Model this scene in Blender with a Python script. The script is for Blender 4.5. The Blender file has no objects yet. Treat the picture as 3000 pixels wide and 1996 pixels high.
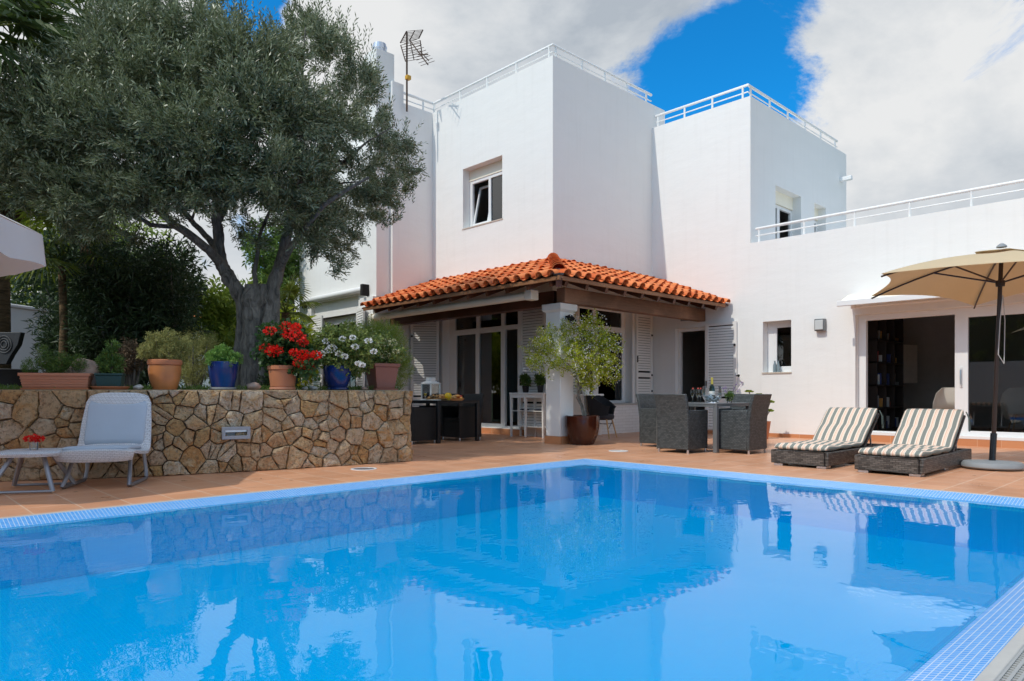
import bpy, bmesh, math, random
import numpy as np
from mathutils import Vector, Matrix, noise as mnoise
random.seed(7); RNG = np.random.default_rng(11)
sc = bpy.context.scene
COL = sc.collection
R = math.radians
# ---------------------------------------------------------------- site survey helpers
CA, SA, F0, HY, EYE = math.cos(R(43.7)), math.sin(R(43.7)), 2020.0, 1150.0, 0.9
def at(x, y, t):
    X = (x-1500)/F0*t
    return Vector((X*CA+t*SA, -X*SA+t*CA, EYE+(HY-y)/F0*t))
def gnd(x, y, z=0.0):
    return at(x, y, F0*(EYE-z)/(y-HY))
def onu(x, U):
    r = (x-1500)/F0; t = U/(r*CA+SA); return t*(CA-r*SA)
def onv(x, V):
    r = (x-1500)/F0; t = V/(CA-r*SA); return t*(r*CA+SA)

# ---------------------------------------------------------------- mesh builder
class MB:
    def __init__(s): s.v = []; s.f = []
    def add(s, vs, fs):
        n = len(s.v); s.v += [tuple(v) for v in vs]; s.f += [tuple(i+n for i in f) for f in fs]
        return s
    def box(s, x0, x1, y0, y1, z0, z1):
        return s.add([(x0,y0,z0),(x1,y0,z0),(x1,y1,z0),(x0,y1,z0),(x0,y0,z1),(x1,y0,z1),(x1,y1,z1),(x0,y1,z1)],
              [(0,3,2,1),(4,5,6,7),(0,1,5,4),(1,2,6,5),(2,3,7,6),(3,0,4,7)])
    def ob(s, F, a0, a1, b0, b1, z0, z1):
        p, d, n = F
        def P(a, b, z): return (p[0]+d[0]*a+n[0]*b, p[1]+d[1]*a+n[1]*b, z)
        return s.add([P(a0,b0,z0),P(a1,b0,z0),P(a1,b1,z0),P(a0,b1,z0),P(a0,b0,z1),P(a1,b0,z1),P(a1,b1,z1),P(a0,b1,z1)],
              [(0,3,2,1),(4,5,6,7),(0,1,5,4),(1,2,6,5),(2,3,7,6),(3,0,4,7)])
    def bar(s, p0, p1, w, h, up=(0,0,1)):
        p0 = Vector(p0); p1 = Vector(p1); d = (p1-p0).normalized(); up = Vector(up)
        sd = d.cross(up)
        if sd.length < 1e-4: sd = d.cross(Vector((1,0,0)))
        sd.normalize(); u = sd.cross(d).normalized()
        vs = []
        for p in (p0, p1):
            for a, b in ((-1,-1),(1,-1),(1,1),(-1,1)):
                vs.append(p+sd*a*w/2+u*b*h/2)
        return s.add(vs, [(0,1,2,3),(7,6,5,4),(0,4,5,1),(1,5,6,2),(2,6,7,3),(3,7,4,0)])
    def tube(s, pts, rad, n=8, caps=True, nz=0, seed=0):
        pts = [Vector(p) for p in pts]; m = len(pts)
        if not hasattr(rad, '__len__'): rad = [rad]*m
        ref = None; base = len(s.v); fs = []; vs = []
        for i, p in enumerate(pts):
            d = (pts[min(i+1, m-1)]-pts[max(i-1, 0)]).normalized()
            if ref is None: ref = d.orthogonal().normalized()
            a = (ref-d*ref.dot(d))
            if a.length < 1e-5: a = d.orthogonal()
            a.normalize(); ref = a; b = d.cross(a)
            for k in range(n):
                th = 2*math.pi*k/n; r = rad[i]
                q = p+(a*math.cos(th)+b*math.sin(th))*r
                if nz: r2 = 1+nz*mnoise.noise(q*3.0/max(.05, rad[0])*.25+Vector((seed,0,0)))+nz*.6*math.sin(th*3+i*.3+seed); q = p+(q-p)*r2
                vs.append(q)
        for i in range(m-1):
            for k in range(n):
                k2 = (k+1) % n
                fs.append((i*n+k, i*n+k2, (i+1)*n+k2, (i+1)*n+k))
        if caps:
            fs.append(tuple(range(n-1, -1, -1))); fs.append(tuple((m-1)*n+k for k in range(n)))
        return s.add(vs, fs)
    def lathe(s, prof, c=(0,0,0), n=24, sx=1, sy=1):
        m = len(prof); vs = []; fs = []
        for r, z in prof:
            for k in range(n):
                th = 2*math.pi*k/n
                vs.append((c[0]+r*math.cos(th)*sx, c[1]+r*math.sin(th)*sy, c[2]+z))
        for i in range(m-1):
            for k in range(n):
                k2 = (k+1) % n
                fs.append((i*n+k, i*n+k2, (i+1)*n+k2, (i+1)*n+k))
        if prof[0][0] > 1e-4: fs.append(tuple(range(n-1, -1, -1)))
        if prof[-1][0] > 1e-4: fs.append(tuple((m-1)*n+k for k in range(n)))
        return s.add(vs, fs)
    def frust(s, cx, cy, z0, z1, a0, b0, a1, b1):
        return s.add([(cx-a0,cy-b0,z0),(cx+a0,cy-b0,z0),(cx+a0,cy+b0,z0),(cx-a0,cy+b0,z0),
                      (cx-a1,cy-b1,z1),(cx+a1,cy-b1,z1),(cx+a1,cy+b1,z1),(cx-a1,cy+b1,z1)],
              [(0,3,2,1),(4,5,6,7),(0,1,5,4),(1,2,6,5),(2,3,7,6),(3,0,4,7)])
    def ball(s, c, r, n=10, m=6, nz=0, sz=1.0, sx=1.0, sy=1.0):
        vs = []; fs = []
        for i in range(1, m):
            ph = math.pi*i/m
            for k in range(n):
                th = 2*math.pi*k/n
                q = Vector((math.sin(ph)*math.cos(th), math.sin(ph)*math.sin(th), -math.cos(ph)))
                rr = r*(1+nz*mnoise.noise(q*1.7+Vector(c)*5))
                vs.append((c[0]+q.x*rr*sx, c[1]+q.y*rr*sy, c[2]+q.z*rr*sz))
        for i in range(m-2):
            for k in range(n):
                k2 = (k+1) % n
                fs.append((i*n+k, i*n+k2, (i+1)*n+k2, (i+1)*n+k))
        vs.append((c[0], c[1], c[2]-r*sz)); vs.append((c[0], c[1], c[2]+r*sz))
        b, t = len(vs)-2, len(vs)-1
        for k in range(n):
            k2 = (k+1) % n
            fs.append((b, k2, k)); fs.append((t, (m-2)*n+k, (m-2)*n+k2))
        return s.add(vs, fs)
    def wall(s, F, a0, a1, z0, z1, th, holes=(), b=0.0):
        p, d, n = F
        def P(a, bb, z): return (p[0]+d[0]*a+n[0]*(b+bb), p[1]+d[1]*a+n[1]*(b+bb), z)
        As = sorted({a0, a1, *[min(max(h[i], a0), a1) for h in holes for i in (0, 1)]})
        Zs = sorted({z0, z1, *[min(max(h[i], z0), z1) for h in holes for i in (2, 3)]})
        def solid(i, j):
            if i < 0 or j < 0 or i >= len(As)-1 or j >= len(Zs)-1: return False
            ca = (As[i]+As[i+1])/2; cz = (Zs[j]+Zs[j+1])/2
            return not any(h[0] < ca < h[1] and h[2] < cz < h[3] for h in holes)
        for i in range(len(As)-1):
            for j in range(len(Zs)-1):
                if not solid(i, j): continue
                A0, A1, Z0, Z1 = As[i], As[i+1], Zs[j], Zs[j+1]
                s.add([P(A0,0,Z0),P(A1,0,Z0),P(A1,0,Z1),P(A0,0,Z1)], [(0,1,2,3)])
                s.add([P(A0,-th,Z0),P(A1,-th,Z0),P(A1,-th,Z1),P(A0,-th,Z1)], [(3,2,1,0)])
                if not solid(i-1, j): s.add([P(A0,0,Z0),P(A0,-th,Z0),P(A0,-th,Z1),P(A0,0,Z1)], [(3,2,1,0)])
                if not solid(i+1, j): s.add([P(A1,0,Z0),P(A1,-th,Z0),P(A1,-th,Z1),P(A1,0,Z1)], [(0,1,2,3)])
                if not solid(i, j-1): s.add([P(A0,0,Z0),P(A1,0,Z0),P(A1,-th,Z0),P(A0,-th,Z0)], [(3,2,1,0)])
                if not solid(i, j+1): s.add([P(A0,0,Z1),P(A1,0,Z1),P(A1,-th,Z1),P(A0,-th,Z1)], [(0,1,2,3)])
        return s
    def build(s, name, m, parent=None, w=False, smooth=False, bevel=0, label=None, cat=None, group=None, kind=None, loc=None, merge=True, angle=40, mats=None, mi=None):
        me = bpy.data.meshes.new(name)
        off = Vector((0,0,0))
        if w and parent is not None:
            r = parent
            while r.parent: r = r.parent
            off = r.location.copy()
        if loc is not None: off = Vector(loc)
        me.from_pydata([(v[0]-off.x, v[1]-off.y, v[2]-off.z) for v in s.v], [], s.f)
        bm = bmesh.new(); bm.from_mesh(me)
        if merge: bmesh.ops.remove_doubles(bm, verts=bm.verts, dist=1e-5)
        bmesh.ops.recalc_face_normals(bm, faces=bm.faces)
        bm.to_mesh(me); bm.free()
        me.materials.append(m)
        o = bpy.data.objects.new(name, me); COL.objects.link(o)
        if loc is not None and parent is None: o.location = loc
        if parent is not None: o.parent = parent
        if smooth:
            me.polygons.foreach_set('use_smooth', [True]*len(me.polygons))
            me.set_sharp_from_angle(angle=R(angle))
        if bevel:
            b = o.modifiers.new('bevel', 'BEVEL'); b.width = bevel; b.segments = 2; b.limit_method = 'ANGLE'; b.angle_limit = R(35)
            me.polygons.foreach_set('use_smooth', [True]*len(me.polygons)); me.set_sharp_from_angle(angle=R(35))
        tag(o, label, cat, group, kind)
        return o
def tag(o, label=None, cat=None, group=None, kind=None):
    if label: o['label'] = label
    if cat: o['category'] = cat
    if group: o['group'] = group
    if kind: o['kind'] = kind
    return o
def thing(name, label, cat, loc=(0,0,0), rz=0.0, group=None):
    o = bpy.data.objects.new(name, None); COL.objects.link(o); o.location = loc; o.rotation_euler = (0,0,rz)
    o.empty_display_size = .2
    return tag(o, label, cat, group)
def dup(root, loc, rz=None, label=None):
    r = root.copy(); COL.objects.link(r); r.location = loc
    if rz is not None: r.rotation_euler = (0,0,rz)
    if label: r['label'] = label
    def rec(src, dst):
        for ch in [c for c in src.children]:
            q = ch.copy(); COL.objects.link(q); q.parent = dst
            rec(ch, q)
    rec(root, r)
    return r

# ---------------------------------------------------------------- leaves (numpy)
def unit(a): return a/np.maximum(np.linalg.norm(a, axis=1, keepdims=True), 1e-9)
def leaf_obj(name, P, D, L, W, m, parent=None, off=(0,0,0), bend=.0, wide=.5, kind=None, label=None, side=None):
    P = np.asarray(P, float)-np.asarray(off, float); D = unit(np.asarray(D, float)); n = len(P)
    L = np.broadcast_to(np.asarray(L, float), (n,))[:, None]; W = np.broadcast_to(np.asarray(W, float), (n,))[:, None]
    if side is None: S = unit(np.cross(D, unit(RNG.normal(size=(n,3)))))
    else: S = unit(np.asarray(side, float))
    dr = np.zeros((n,3)); dr[:,2] = -1
    mid = P+D*L*wide
    V = np.stack([P, mid+S*W/2-dr*bend*L*.25, P+D*L+dr*bend*L, mid-S*W/2-dr*bend*L*.25], axis=1).reshape(-1,3)
    me = bpy.data.meshes.new(name)
    me.vertices.add(4*n); me.vertices.foreach_set('co', V.ravel().astype(np.float32))
    me.loops.add(4*n); me.loops.foreach_set('vertex_index', np.arange(4*n, dtype=np.int32))
    me.polygons.add(n); me.polygons.foreach_set('loop_start', np.arange(0,4*n,4, dtype=np.int32))
    me.update(calc_edges=True); me.validate()
    me.materials.append(m)
    o = bpy.data.objects.new(name, me); COL.objects.link(o)
    if parent is not None: o.parent = parent
    tag(o, label, None, None, kind)
    return o
def sph(n):
    return unit(RNG.normal(size=(n,3)))
def blob_pts(c, r, n, lo=.55, sz=1.0):
    d = sph(n); rr = r*(lo+(1-lo)*RNG.random((n,1))**.6)
    p = np.asarray(c)+d*rr*np.array([1,1,sz])
    return p, d
def sprigs(P, D, k, tl, ll, lw, spread=.75):
    """k leaves along each twig starting at P towards D"""
    n = len(P); D = unit(D); A = unit(np.cross(D, sph(n))); B = np.cross(D, A)
    PP=[];DD=[];LL=[];WW=[]
    for i in range(k):
        f = (i+.5)/k; th = i*2.4+RNG.random(n)*1.2
        q = P+D*(tl*f)[:,None] if hasattr(tl,'__len__') else P+D*tl*f
        o = A*np.cos(th)[:,None]+B*np.sin(th)[:,None]
        PP.append(q); DD.append(D*(1-spread*.45)+o*spread); 
        LL.append(ll*(.75+.5*RNG.random(n))); WW.append(lw*(.8+.4*RNG.random(n)))
    return np.concatenate(PP), np.concatenate(DD), np.concatenate(LL), np.concatenate(WW)

# ---------------------------------------------------------------- materials
class NT:
    def __init__(s, name):
        s.m = bpy.data.materials.new(name); s.m.use_nodes = True
        s.t = s.m.node_tree; s.n = s.t.nodes; s.l = s.t.links
        s.n.clear(); s.out = s.n.new('ShaderNodeOutputMaterial')
    def N(s, ty, **kw):
        nd = s.n.new(ty)
        for k, v in kw.items():
            if k in nd.inputs: nd.inputs[k].default_value = v
            else: setattr(nd, k, v)
        return nd
    def L(s, a, b): s.l.new(a, b)
    def obj(s): return s.N('ShaderNodeTexCoord').outputs['Object']
    def noise(s, scale, detail=4, vec=None, rough=.55, dist=0.0):
        nd = s.N('ShaderNodeTexNoise'); nd.inputs['Scale'].default_value = scale; nd.inputs['Detail'].default_value = detail
        nd.inputs['Roughness'].default_value = rough; nd.inputs['Distortion'].default_value = dist
        s.L(vec if vec is not None else s.obj(), nd.inputs['Vector']); return nd.outputs['Fac']
    def mix(s, f, a, b, ty='MIX'):
        nd = s.N('ShaderNodeMix'); nd.data_type = 'RGBA'; nd.blend_type = ty
        for inp, v in ((nd.inputs[0], f), (nd.inputs[6], a), (nd.inputs[7], b)):
            if isinstance(v, bpy.types.NodeSocket): s.L(v, inp)
            elif isinstance(v, (int, float)): inp.default_value = v
            else: inp.default_value = (*v[:3], 1)
        return nd.outputs[2]
    def mr(s, v, a, b, c=0.0, d=1.0, smooth=False):
        nd = s.N('ShaderNodeMapRange')
        if smooth: nd.interpolation_type = 'SMOOTHSTEP'
        s.L(v, nd.inputs[0])
        for i, x in enumerate((a, b, c, d)): nd.inputs[i+1].default_value = x
        return nd.outputs[0]
    def math(s, op, a, b=0.0):
        nd = s.N('ShaderNodeMath', operation=op)
        for i, v in enumerate((a, b)):
            if isinstance(v, bpy.types.NodeSocket): s.L(v, nd.inputs[i])
            else: nd.inputs[i].default_value = v
        return nd.outputs[0]
    def ramp(s, v, stops):
        nd = s.N('ShaderNodeValToRGB'); e = nd.color_ramp.elements
        while len(e) < len(stops): e.new(.5)
        for i, (p, c) in enumerate(stops): e[i].position = p; e[i].color = (*c, 1)
        s.L(v, nd.inputs[0]); return nd.outputs[0]
    def bump(s, h, strength=.3, dist=.01, nrm=None):
        nd = s.N('ShaderNodeBump'); nd.inputs['Strength'].default_value = strength; nd.inputs['Distance'].default_value = dist
        s.L(h, nd.inputs['Height'])
        if nrm is not None: s.L(nrm, nd.inputs['Normal'])
        return nd.outputs[0]
    def pbsdf(s, col, rough=.6, metal=0.0, spec=.5, nrm=None, **kw):
        nd = s.N('ShaderNodeBsdfPrincipled')
        for k, v in (('Base Color', col), ('Roughness', rough), ('Metallic', metal), ('Specular IOR Level', spec)):
            if isinstance(v, bpy.types.NodeSocket): s.L(v, nd.inputs[k])
            elif k == 'Base Color': nd.inputs[k].default_value = (*v[:3], 1)
            else: nd.inputs[k].default_value = v
        if nrm is not None: s.L(nrm, nd.inputs['Normal'])
        for k, v in kw.items(): nd.inputs[k.replace('_', ' ')].default_value = v
        return nd.outputs[0]
    def fin(s, sh): s.L(sh, s.out.inputs['Surface']); return s.m
    def axes(s, ax, scale=1.0):
        sep = s.N('ShaderNodeSeparateXYZ'); s.L(s.obj(), sep.inputs[0])
        cb = s.N('ShaderNodeCombineXYZ')
        for i, a in enumerate(ax): s.L(sep.outputs['xyz'.index(a)], cb.inputs[i])
        return cb.outputs[0]
    def brick(s, vec, w, h, mortar, c1, c2, cm, off=0.0, bias=0.0):
        nd = s.N('ShaderNodeTexBrick'); nd.offset = off; nd.squash = 1.0
        s.L(vec, nd.inputs['Vector'])
        for k, v in (('Scale', 1.0), ('Mortar Size', mortar), ('Mortar Smooth', .1), ('Bias', bias), ('Brick Width', w), ('Row Height', h)):
            nd.inputs[k].default_value = v
        nd.inputs['Color1'].default_value = (*c1, 1); nd.inputs['Color2'].default_value = (*c2, 1); nd.inputs['Mortar'].default_value = (*cm, 1)
        return nd
def simple(name, col, rough=.6, metal=0.0, spec=.5, var=.12, vs=6.0, bs=0.0, bsc=60.0, **kw):
    t = NT(name)
    a = tuple(min(1, c*(1+var)) for c in col); b = tuple(c*(1-var) for c in col)
    c = t.mix(t.noise(vs, 5), b, a)
    nr = t.bump(t.noise(bsc, 4), bs, .004) if bs else None
    return t.fin(t.pbsdf(c, rough, metal, spec, nr, **kw))
def leafmat(name, c1, c2, back=None, rough=.5, tr=.25, spec=.4):
    t = NT(name)
    g = t.N('ShaderNodeNewGeometry')
    c = t.mix(g.outputs['Random Per Island'], c1, c2)
    if back: c = t.mix(g.outputs['Backfacing'], c, back)
    p = t.pbsdf(c, rough, 0, spec)
    tl = t.N('ShaderNodeBsdfTranslucent'); t.L(t.mix(.5, c, tuple(min(1, x*1.6) for x in c2)), tl.inputs['Color'])
    mx = t.N('ShaderNodeMixShader'); mx.inputs[0].default_value = tr
    t.L(p, mx.inputs[1]); t.L(tl.outputs[0], mx.inputs[2])
    return t.fin(mx.outputs[0])
def glassmat(name, tint=(.8,.83,.85), ior=1.5, rough=0.0, gain=1.0):
    t = NT(name)
    fr = t.N('ShaderNodeFresnel'); fr.inputs[0].default_value = ior
    gl = t.N('ShaderNodeBsdfGlossy'); gl.inputs['Roughness'].default_value = rough; gl.inputs[0].default_value = (1,1,1,1)
    tr = t.N('ShaderNodeBsdfTransparent'); tr.inputs[0].default_value = (*tint, 1)
    mx = t.N('ShaderNodeMixShader'); t.L(t.math('MULTIPLY', fr.outputs[0], gain), mx.inputs[0]); t.L(tr.outputs[0], mx.inputs[1]); t.L(gl.outputs[0], mx.inputs[2])
    return t.fin(mx.outputs[0])

def m_plaster(name='white_plaster', col=(.83,.825,.80)):
    t = NT(name); o = t.obj()
    mp = t.N('ShaderNodeMapping'); t.L(o, mp.inputs[0]); mp.inputs['Scale'].default_value = (1,1,2.6)
    n1 = t.noise(1.3, 6, mp.outputs[0]); n2 = t.noise(28, 4, o)
    mp2 = t.N('ShaderNodeMapping'); t.L(o, mp2.inputs[0]); mp2.inputs['Scale'].default_value = (5,5,.35)
    streak = t.mr(t.noise(1.6, 5, mp2.outputs[0]), .52, .8)
    c = t.mix(n1, tuple(x*.955 for x in col), tuple(min(1,x*1.015) for x in col))
    c = t.mix(t.math('MULTIPLY', streak, .11), c, (.52,.50,.46))
    b = t.bump(n2, .12, .01); b = t.bump(n1, .30, .03, b)
    return t.fin(t.pbsdf(c, .85, 0, .2, b))
def m_deck():
    t = NT('terracotta_deck_tiles'); v = t.axes('xy')
    ad = t.N('ShaderNodeVectorMath', operation='ADD'); t.L(v, ad.inputs[0]); ad.inputs[1].default_value = (.025+33, .12+33, 0)
    br = t.brick(ad.outputs[0], .33, .33, .006, (.60,.28,.145), (.74,.37,.205), (.80,.58,.42), 0)
    n = t.noise(2.2, 6); n2 = t.noise(40, 4)
    c = t.mix(.22, br.outputs['Color'], t.mix(n, (.52,.23,.115), (.76,.40,.23)))
    c = t.mix(t.mr(n2, .55, .75, 0, .25), c, (.50,.27,.16))
    dirt = t.mr(t.noise(.9, 7), .5, .75)
    c = t.mix(t.math('MULTIPLY', dirt, .25), c, (.44,.27,.18))
    b = t.bump(t.math('SUBTRACT', t.math('MULTIPLY', n2, .15), br.outputs['Fac']), .35, .003)
    return t.fin(t.pbsdf(c, t.mr(n, .3, .7, .26, .46), 0, .5, b))
def m_tile(name, ax, w, c1, c2, cm, rough=.25, mort=.0016, h=None, off=0.0):
    t = NT(name)
    ad = t.N('ShaderNodeVectorMath', operation='ADD'); t.L(t.axes(ax), ad.inputs[0]); ad.inputs[1].default_value = (50, 50, 0)
    br = t.brick(ad.outputs[0], w, h or w, mort, c1, c2, cm, off)
    c = t.mix(t.mr(t.noise(3, 4), .3, .7, 0, .25), br.outputs['Color'], c2)
    b = t.bump(t.math('MULTIPLY', br.outputs['Fac'], -1.0), .4, .002)
    return t.fin(t.pbsdf(c, rough, 0, .5, b))
def m_stone():
    t = NT('golden_fieldstone'); g = t.N('ShaderNodeNewGeometry'); o = t.obj()
    r = g.outputs['Random Per Island']
    base = t.ramp(r, [(0,(.56,.41,.24)),(.2,(.74,.60,.41)),(.4,(.66,.42,.18)),(.58,(.80,.69,.52)),(.75,(.64,.48,.31)),(.88,(.62,.31,.11)),(1,(.84,.75,.60))])
    n1 = t.noise(7, 7, o, .65, 1.0); n2 = t.noise(26, 6, o, .7)
    c = t.mix(t.mr(n1, .46, .64), base, t.mix(r, (.60,.29,.08), (.74,.58,.36)))
    c = t.mix(t.mr(n2, .50, .68, 0, .85), c, (.22,.14,.075))
    c = t.mix(t.mr(t.noise(15, 5, o), .6, .75, 0, .5), c, (.60,.53,.43))
    b = t.bump(n2, 1.0, .05); b = t.bump(n1, 1.0, .07, b)
    return t.fin(t.pbsdf(c, .9, 0, .2, b))
def m_wood(name, c1, c2, scale=1.0, rough=.6, ax=(1,1,1)):
    t = NT(name); mp = t.N('ShaderNodeMapping'); t.L(t.obj(), mp.inputs[0]); mp.inputs['Scale'].default_value = ax
    n = t.noise(8*scale, 8, mp.outputs[0], .65, .6); n2 = t.noise(1.4, 4)
    c = t.mix(n, c1, c2); c = t.mix(t.mr(n2, .45, .7, 0, .45), c, tuple(min(1, x*1.6+.03) for x in c2))
    return t.fin(t.pbsdf(c, rough, 0, .4, t.bump(n, .3, .005)))
def m_wicker(name, c1, c2, w=.022, h=.011, rough=.45, km=.25):
    t = NT(name)
    outs = []
    g = t.N('ShaderNodeNewGeometry'); tc = t.N('ShaderNodeTexCoord')
    sep = t.N('ShaderNodeSeparateXYZ'); t.L(tc.outputs['Object'], sep.inputs[0])
    sn = t.N('ShaderNodeSeparateXYZ'); t.L(tc.outputs['Normal'], sn.inputs[0])
    top = t.math('GREATER_THAN', t.math('ABSOLUTE', sn.outputs[2]), .7)
    aa = t.math('ADD', sep.outputs[0], sep.outputs[1])
    ymz = t.math('MULTIPLY', t.math('SUBTRACT', sep.outputs[0], sep.outputs[1]), 1.0)
    zz = t.N('ShaderNodeMix'); t.L(top, zz.inputs[0]); t.L(sep.outputs[2], zz.inputs[2]); t.L(ymz, zz.inputs[3])
    cb = t.N('ShaderNodeCombineXYZ'); t.L(t.math('ADD', aa, 20.0), cb.inputs[0]); t.L(t.math('ADD', zz.outputs[0], 20.0), cb.inputs[1])
    br = t.brick(cb.outputs[0], w, h, .0022, c1, c2, tuple(x*km for x in c1), .5)
    c = t.mix(t.mr(t.noise(9, 3), .3, .7, 0, .3), br.outputs['Color'], c2)
    b = t.bump(t.math('MULTIPLY', br.outputs['Fac'], -1.0), 1.0, .004)
    return t.fin(t.pbsdf(c, rough, 0, .5, b))
def m_stripe():
    t = NT('striped_cushion_fabric'); sep = t.N('ShaderNodeSeparateXYZ'); t.L(t.obj(), sep.inputs[0])
    y = t.math('FRACT', t.math('ADD', t.math('MULTIPLY', sep.outputs[1], 1/.093), 10.23))
    n = t.noise(300, 2)
    G = (.215,.23,.205); C = (.80,.69,.57); O = (.76,.47,.34)
    rp = t.N('ShaderNodeValToRGB'); rp.color_ramp.interpolation = 'CONSTANT'; e = rp.color_ramp.elements
    st = [(0,G),(.46,C),(.58,O),(.64,C),(.72,O),(.85,C),(.94,C)]
    while len(e) < len(st): e.new(.5)
    for i,(p,c) in enumerate(st): e[i].position = p; e[i].color = (*c,1)
    t.L(y, rp.inputs[0])
    side = t.math('GREATER_THAN', t.math('ABSOLUTE', sep.outputs[1]), .318)
    c = t.mix(side, rp.outputs[0], G)
    c = t.mix(t.mr(n, .3, .7, 0, .12), c, (.3,.3,.27))
    return t.fin(t.pbsdf(c, .9, 0, .15, t.bump(t.noise(25, 3), .35, .01)))
def m_water():
    t = NT('pool_water'); o = t.obj()
    mp = t.N('ShaderNodeMapping'); t.L(o, mp.inputs[0]); mp.inputs['Scale'].default_value = (1,1.3,1)
    n1 = t.noise(2.3, 3, mp.outputs[0], .5, .3); n2 = t.noise(11, 2, o)
    b = t.bump(n1, .022, .10); b = t.bump(n2, .016, .012, b)
    fr = t.N('ShaderNodeFresnel'); fr.inputs[0].default_value = 1.33; t.L(b, fr.inputs[1])
    gl = t.N('ShaderNodeBsdfGlossy'); gl.inputs['Roughness'].default_value = 0.0; gl.inputs[0].default_value = (1,1,1,1); t.L(b, gl.inputs['Normal'])
    tr = t.N('ShaderNodeBsdfTransparent'); tr.inputs[0].default_value = (.20,.94,1.0,1)
    df = t.N('ShaderNodeBsdfDiffuse'); df.inputs[0].default_value = (.0,.43,.93,1)
    bd = t.N('ShaderNodeMixShader'); bd.inputs[0].default_value = .40; t.L(tr.outputs[0], bd.inputs[1]); t.L(df.outputs[0], bd.inputs[2])
    mx = t.N('ShaderNodeMixShader'); t.L(fr.outputs[0], mx.inputs[0]); t.L(bd.outputs[0], mx.inputs[1]); t.L(gl.outputs[0], mx.inputs[2])
    return t.fin(mx.outputs[0])
M = {}
M['plaster'] = m_plaster()
M['brickwhite'] = m_tile('whitewashed_brick', 'xz', .25, (.74,.73,.71), (.80,.79,.77), (.60,.58,.55), .8, .004, .065, .5)
M['deck'] = m_deck()
M['skirt'] = m_tile('terracotta_skirting', 'xz', .33, (.50,.20,.085), (.58,.26,.12), (.66,.45,.30), .4, .003, 5)
M['skirty'] = m_tile('terracotta_skirting_long', 'yz', .33, (.50,.20,.085), (.58,.26,.12), (.66,.45,.30), .4, .003, 5)
M['stone'] = m_stone()
M['mortar'] = simple('dark_mortar', (.13,.095,.06), .95, vs=20, bs=.6)
M['soil'] = simple('soil', (.07,.05,.035), .95, vs=9, var=.4, bs=.8, bsc=30)
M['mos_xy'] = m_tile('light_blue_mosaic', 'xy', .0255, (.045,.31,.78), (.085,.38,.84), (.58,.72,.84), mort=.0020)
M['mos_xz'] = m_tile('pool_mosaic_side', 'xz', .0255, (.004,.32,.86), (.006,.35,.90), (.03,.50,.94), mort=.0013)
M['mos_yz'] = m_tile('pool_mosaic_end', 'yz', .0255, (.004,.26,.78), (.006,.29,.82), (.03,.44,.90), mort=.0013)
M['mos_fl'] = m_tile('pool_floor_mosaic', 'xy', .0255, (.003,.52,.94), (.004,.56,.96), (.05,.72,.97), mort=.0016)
M['water'] = m_water()
M['edge'] = simple('pale_stone_edging', (.46,.45,.42), .7, vs=14, bs=.3)
M['grate'] = simple('grey_grating_plastic', (.36,.37,.36), .5, vs=30, var=.1, bs=.1)
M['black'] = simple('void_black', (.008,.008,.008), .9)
M['tile_o'] = None
def m_rooftile():
    t = NT('orange_roof_tile'); g = t.N('ShaderNodeNewGeometry'); r = g.outputs['Random Per Island']; o = t.obj()
    c = t.mix(r, (.60,.12,.028), (.80,.26,.085)); n = t.noise(9, 6, o)
    c = t.mix(t.mr(n, .5, .72, 0, .75), c, (.36,.13,.055)); c = t.mix(t.mr(t.noise(3,5,o), .6, .85, 0, .5), c, (.72,.38,.22))
    return t.fin(t.pbsdf(c, .75, 0, .3, t.bump(t.noise(60,3,o), .25, .004)))
M['tile_o'] = m_rooftile()
M['beamw'] = m_wood('weathered_beam_wood', (.030,.010,.004), (.30,.155,.085), 1.0, .6, (.35,5,7))
M['beamd'] = m_wood('dark_stained_wood', (.034,.010,.004), (.10,.030,.010), 1.0, .5, (3,.5,3))
M['fascia'] = m_wood('brown_fascia_wood', (.15,.055,.018), (.30,.14,.06), 1.0, .55, (1,1,4))
M['pvc'] = simple('white_frame', (.78,.78,.77), .35, vs=3, var=.03)
M['shut'] = simple('shutter_white', (.80,.785,.75), .5, vs=3, var=.05)
M['shade_lip'] = simple('sill_stone', (.55,.48,.40), .6, vs=12)
M['cream'] = simple('cream_awning', (.88,.82,.68), .7, vs=5, var=.06)
M['awnbox'] = simple('awning_cassette_white', (.78,.76,.72), .4, vs=3, var=.03)
M['glass'] = glassmat('window_glass', (.55,.58,.58), 1.5, 0, 2.2)
M['glassd'] = glassmat('dark_window_glass', (.30,.33,.33), 1.5, 0, 1.6)
M['rail'] = simple('white_painted_rail', (.80,.80,.78), .4, vs=4, var=.06)
M['metal'] = simple('galvanised_metal', (.30,.31,.34), .4, .6, vs=10)
M['steel'] = simple('brushed_steel', (.62,.63,.65), .3, .9, vs=10)
M['dark'] = simple('dark_interior_wall', (.58,.57,.55), .8)
M['floorin'] = simple('interior_floor', (.18,.10,.06), .5)
M['wick_g'] = m_wicker('grey_wicker', (.034,.043,.046), (.085,.098,.102), .044, .022)
M['wick_k'] = m_wicker('black_wicker', (.013,.013,.014), (.024,.024,.026))
M['wick_b'] = m_wicker('brown_wicker', (.030,.026,.023), (.15,.135,.12), .06, .020)
M['wick_w'] = m_wicker('white_wicker', (.68,.70,.73), (.76,.78,.80), .036, .016, .5, .62)
M['tabg'] = simple('grey_aluminium', (.17,.18,.185), .35, .2, vs=5)
M['tabk'] = simple('black_tabletop', (.012,.013,.016), .25, vs=5)
M['stripe'] = m_stripe()
M['cushg'] = simple('green_grey_piping', (.12,.165,.15), .9, vs=10, bs=.2)
M['pad'] = simple('pale_blue_grey_pad', (.46,.53,.61), .9, vs=6, var=.06, bs=.25, bsc=200)
M['canvas'] = None
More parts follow.
